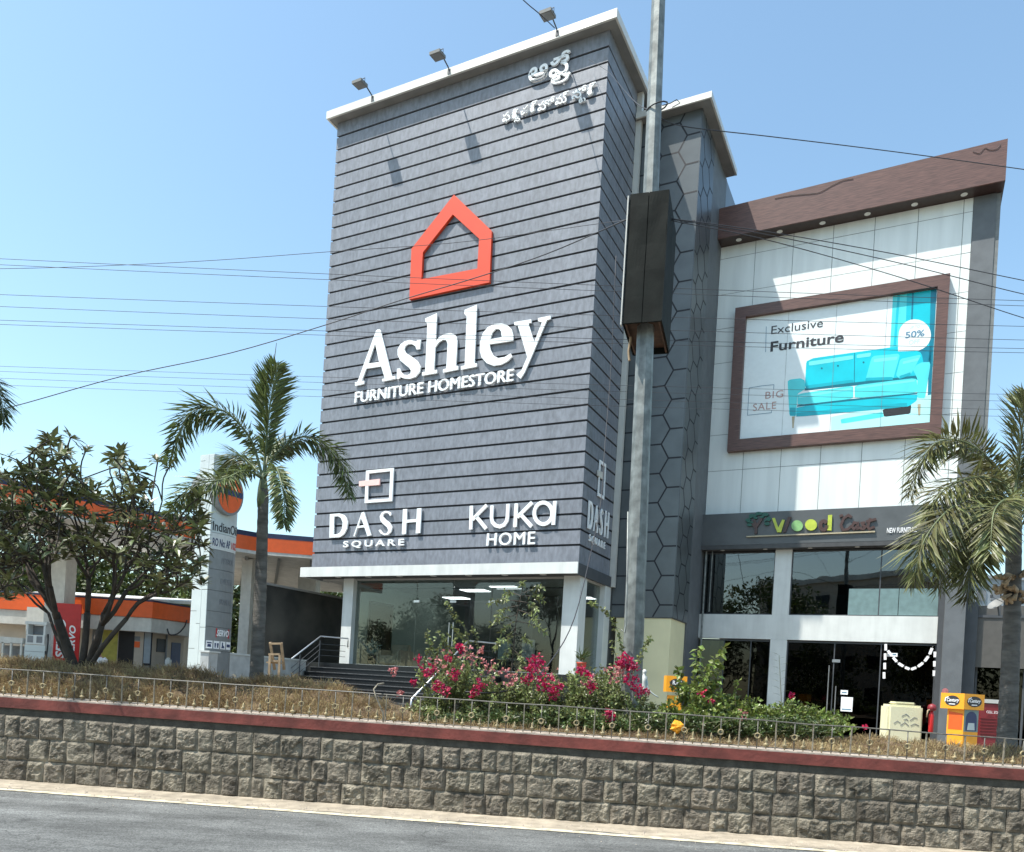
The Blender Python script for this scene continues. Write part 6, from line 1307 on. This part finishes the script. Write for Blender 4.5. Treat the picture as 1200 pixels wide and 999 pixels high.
mb = MB(); mb.tube([c, c + Vector((.0, 0, .10)), c + Vector((-.01, 0, .2)), c + Vector((.0, 0, .27)), c + Vector((-.005, 0, .30)), c + Vector((-.005, 0, .33)), c + Vector((-.005, 0, .36)), c + Vector((-.005, 0, .385))], [.05, .055, .04, .05, .02, .03, .034, .012], 10, jit=.06); obj('figure', mb, M['white'], gd, smooth=True)
mb = MB(); mb.tube(smooth_path([c + Vector((.03, 0, .22)), c + Vector((.06, -.02, .1)), c + Vector((.13, -.03, .03)), c + Vector((.22, -.04, -.02))], 8), [.02, .02, .016, .014, .012, .012, .01, .01, .006], 6); obj('drape', mb, M['tile'], gd, smooth=True)
bg_ = thing('orange_bag', 'crumpled orange bag caught in the shrubs behind the railing', 'bag', at(793, 850, 10.0)); c = at(794, 852, 9.95); mb = MB(); vs_ = []; n = 12
for j in range(9):
    for i in range(n):
        a = 2 * math.pi * i / n; e = math.pi * (j / 8 - .5); d = Vector((math.cos(a) * math.cos(e), math.sin(a) * math.cos(e), math.sin(e))); vs_.append(c + Vector((d.x * .085, d.y * .05, d.z * .075)) * (1 + .55 * noise.noise(d * 2.6)))
mb.add(vs_, [(j * n + i, j * n + (i + 1) % n, (j + 1) * n + (i + 1) % n, (j + 1) * n + i) for j in range(8) for i in range(n)]); obj('body', mb, M['amber'], bg_)
pt_ = thing('plant_pot', 'orange red plant pot holding a dry plant beside the corner column of the shop', 'pot', F(-.6, -.15, FZ)); c = at(680, 803, 23.6); c.z = FZ; c = F(.02, .5, FZ) if False else c
mb = MB(); mb.lathe(c, [(.09, 0), (.12, .05), (.14, .34), (.155, .36), (.155, .40), (.13, .4), (.12, .36)], 14); obj('pot', mb, M['red2'], pt_, smooth=True)
mb = MB(); rg = random.Random(3)
for k in range(50): leaf(mb, c + Vector((0, 0, .5)) + rvec(rg) * .1, rvec(rg) + Vector((0, 0, 1.0)), rvec(rg), rg.uniform(.15, .4), .05)
obj('foliage', mb, M['bleafd'], pt_, recalc=False)
fp2 = thing('potted_plant', 'bluish leafy plant in a dark pot inside the shop behind the left column', 'plant', F(-8.7, 1.2, FZ)); c = F(-8.75, 1.3, FZ); mb = MB(); mb.lathe(c, [(.14, 0), (.17, .4), (.15, .4)], 12); obj('pot', mb, M['black'], fp2)
mb = MB()
for k in range(90): leaf(mb, c + Vector((0, 0, .6)) + rvec(rg) * .22, rvec(rg) + Vector((0, 0, .6)), rvec(rg), rg.uniform(.12, .25), .07)
obj('foliage', mb, M['igreen'], fp2, recalc=False)

# ================================================================ CABLES
GC = 'overhead cables crossing the view'
def cable(label, pts, r=.007, n=40, smooth=True):
    path = smooth_path(pts, n); t = obj('overhead_cable', (lambda m: (m.tube(path, r, 5), m)[1])(MB()), M['cable'], smooth=True); tag(t, label, 'cable', GC); return t
def span(y0, y1, d0, d1, r=.006, sag=4, x0=-60, x1=1300): # y at x=0 and x=1200
    f = lambda x: y0 + (y1 - y0) * x / 1200; return [at(x0 + (x1 - x0) * i / 6, f(x0 + (x1 - x0) * i / 6) + sag * 4 * (i / 6) * (1 - i / 6), d0 + (d1 - d0) * i / 6) for i in range(7)], r
for lab, y0, y1, d in (('highest of the near level cables crossing the orange house emblem', 303, 352, 17.0), ('second level cable from the top just under the house emblem line', 310, 358, 17.2), ('level cable crossing the tops of the large serif letters', 345, 382, 17.4), ('level cable passing through the middle of the large serif letters', 359, 398, 17.6), ('upper of a close pair of cables low across the serif letters', 375, 408, 17.5), ('lower of a close pair of cables low across the serif letters', 380, 413, 17.8),
        ('uppermost of four thin cables behind the tip of the left palm', 429, 462, 18.6), ('second of four thin cables behind the tip of the left palm', 435, 470, 18.8), ('third of four thin cables behind the tip of the left palm', 443, 480, 19.0), ('lowest of four thin cables behind the tip of the left palm', 451, 488, 19.2)):
    p_, r_ = span(y0, y1, d, d - .5, .0055 if y0 < 420 else .0045, 3); cable(lab, p_, r_)
cable('cable rising from the left edge across the sky to the middle of the orange emblem', [at(-40, 316, 17), at(90, 313, 17), at(240, 306, 17), at(390, 295, 17), at(540, 284, 17), at(690, 264, 16), at(735, 258, 11.2)], .006)
cable('thick diagonal cable climbing from the lower left sky to the steel pole', [at(-60, 492, 15), at(10, 478, 15), at(140, 442, 15), at(270, 414, 15), at(385, 380, 15), at(470, 352, 14.5), at(560, 325, 14), at(640, 298, 13), at(738, 256, 11)], .009)
cable('cable running from the pole top to the upper right above the brown fascia', [at(766, 134, 10.8), at(800, 148, 11), at(900, 160, 11.5), at(1000, 172, 12), at(1100, 185, 12.5), at(1280, 210, 13)], .007)
for lab, y1, y2 in (('upper of three cables fanning right from the pole box over the billboard', 329, 346), ('middle of three cables fanning right from the pole box over the billboard', 345, 362), ('lowest of three cables fanning right from the pole box over the billboard', 373, 398)):
    cable(lab, [at(784, 256 + (y1 - 329) * .05, 10.8), at(900, 256 + (y1 - 256) * .22, 11), at(1050, 256 + (y1 - 256) * .58, 11.2), at(1200, y1, 11.5), at(1290, y2, 11.7)], .006)
cable('black cable dropping from the top edge of the picture onto the metal cornice', [at(585, -30, 22.5), at(613, 0, 22.8), at(634, 18, 23.2), at(650, 33, 24)], .014)
cable('loose cable hanging down the side wall and drooping into the flowering bushes', [at(722, 300, 22.5), at(716, 430, 22), at(709, 520, 21), at(704, 590, 20), at(692, 650, 18), at(672, 728, 15), at(640, 782, 12.5), at(605, 806, 11.2), at(575, 812, 10.6), at(545, 811, 10.5)], .011)
cable('thin wire tied to the pole top and running left behind the cornice corner', [at(768, 132, 10.9), at(750, 124, 11.5), at(735, 110, 14), at(712, 84, 20), at(690, 70, 24.2)], .006)

# ================================================================ TREES BEYOND AND ACROSS THE ROAD
def tree(label, base, h, rx, rz_, nl, ls, seed, mat='treeleaf', group=None, tr=.16, zc=None):
    rg = random.Random(seed); base = Vector(base); base.z = 0; t = thing('broadleaf_tree', label, 'tree', base, group); tips = []; cz = zc or (h - rz_)
    while len(tips) < 34:
        v = rvec(rg) * (rg.random() ** .4); v = Vector((v.x * rx, v.y * rx, v.z * rz_)); tips.append(base + Vector((0, 0, cz)) + v)
    mb = MB(); grow(mb, base, Vector((0, 0, 1)), tips, tr, rg, wob=.25, spread=.45, tipr=.025, n=6); obj('trunk', mb, M['bark'], t, smooth=True)
    mb = MB()
    for p in tips:
        r = rx * rg.uniform(.22, .42)
        for k in range(nl // len(tips)):
            v = rvec(rg); q_ = p + Vector((v.x, v.y, v.z * .75)) * r * rg.random() ** .4; leaf(mb, q_, rvec(rg) + v * .6, v + rvec(rg) * .8, ls * rg.uniform(.6, 1.3), ls * .55, .2)
    obj('crown', mb, M[mat], t, recalc=False); return t
GT = 'trees behind the fuel station'
for i, (x, d, h, rx, lab) in enumerate(((-30, 38, 11.2, 4.2, 'tall tree rising above the canopy at the left picture edge'), (20, 47, 9.0, 4.4, 'green tree behind the left end of the station office'), (70, 50, 9.4, 4.6, 'dark tree behind the white canopy column'), (125, 48, 9.0, 4.4, 'dark tree behind the middle of the station office roof'), (175, 50, 9.6, 4.6, 'yellow green tree behind the right end of the station office roof'), (215, 47, 8.8, 4.2, 'dark tree just left of the totem sign'), (285, 49, 8.0, 4.0, 'tree seen between the totem sign and the left palm'), (345, 52, 8.2, 4.2, 'tree above the blackened boundary wall'), (405, 54, 8.6, 4.2, 'tree showing beside the left column of the grey store'))):
    tree(lab, gxy(x, d), h, rx, h * .44, 3400, .40, 50 + i, group=GT)
tree('green tree at the far right behind the palm trunk', gxy(1215, 26), 3.6, 1.6, 1.6, 900, .22, 91)
for i in range(13):
    tree('broad dark street tree on the far side of the road, mirrored in the shop windows', Vector((12 - 9 * i + U(-2, 2), -17 + U(-2, 2), 0)), U(7, 11.5) + (4.5 if i % 3 == 1 else 0), U(4.6, 5.8), U(3.4, 4.4), 3600, .42, 200 + i, group='street trees across the road')
ob2 = thing('opposite_building', 'pale flat roofed building across the road, seen only as a reflection in the upper windows', 'building', (-24, -30, 0))
mb = MB(); mb.box((-24, -32, 7.5), (17, 10, 15)); obj('wall', mb, M['kwall'], ob2)
mb = MB(); mb.box((-24, -32, 15.3), (17.6, 10.6, .6)); obj('parapet', mb, M['cwhite'], ob2)
for i in range(5):
    for j in range(4):
        mb = MB(); mb.box((-30.4 + 3.2 * i, -26.98, 2.6 + 3.4 * j), (1.7, .08, 1.6)); obj('window', mb, M['groove'], ob2)
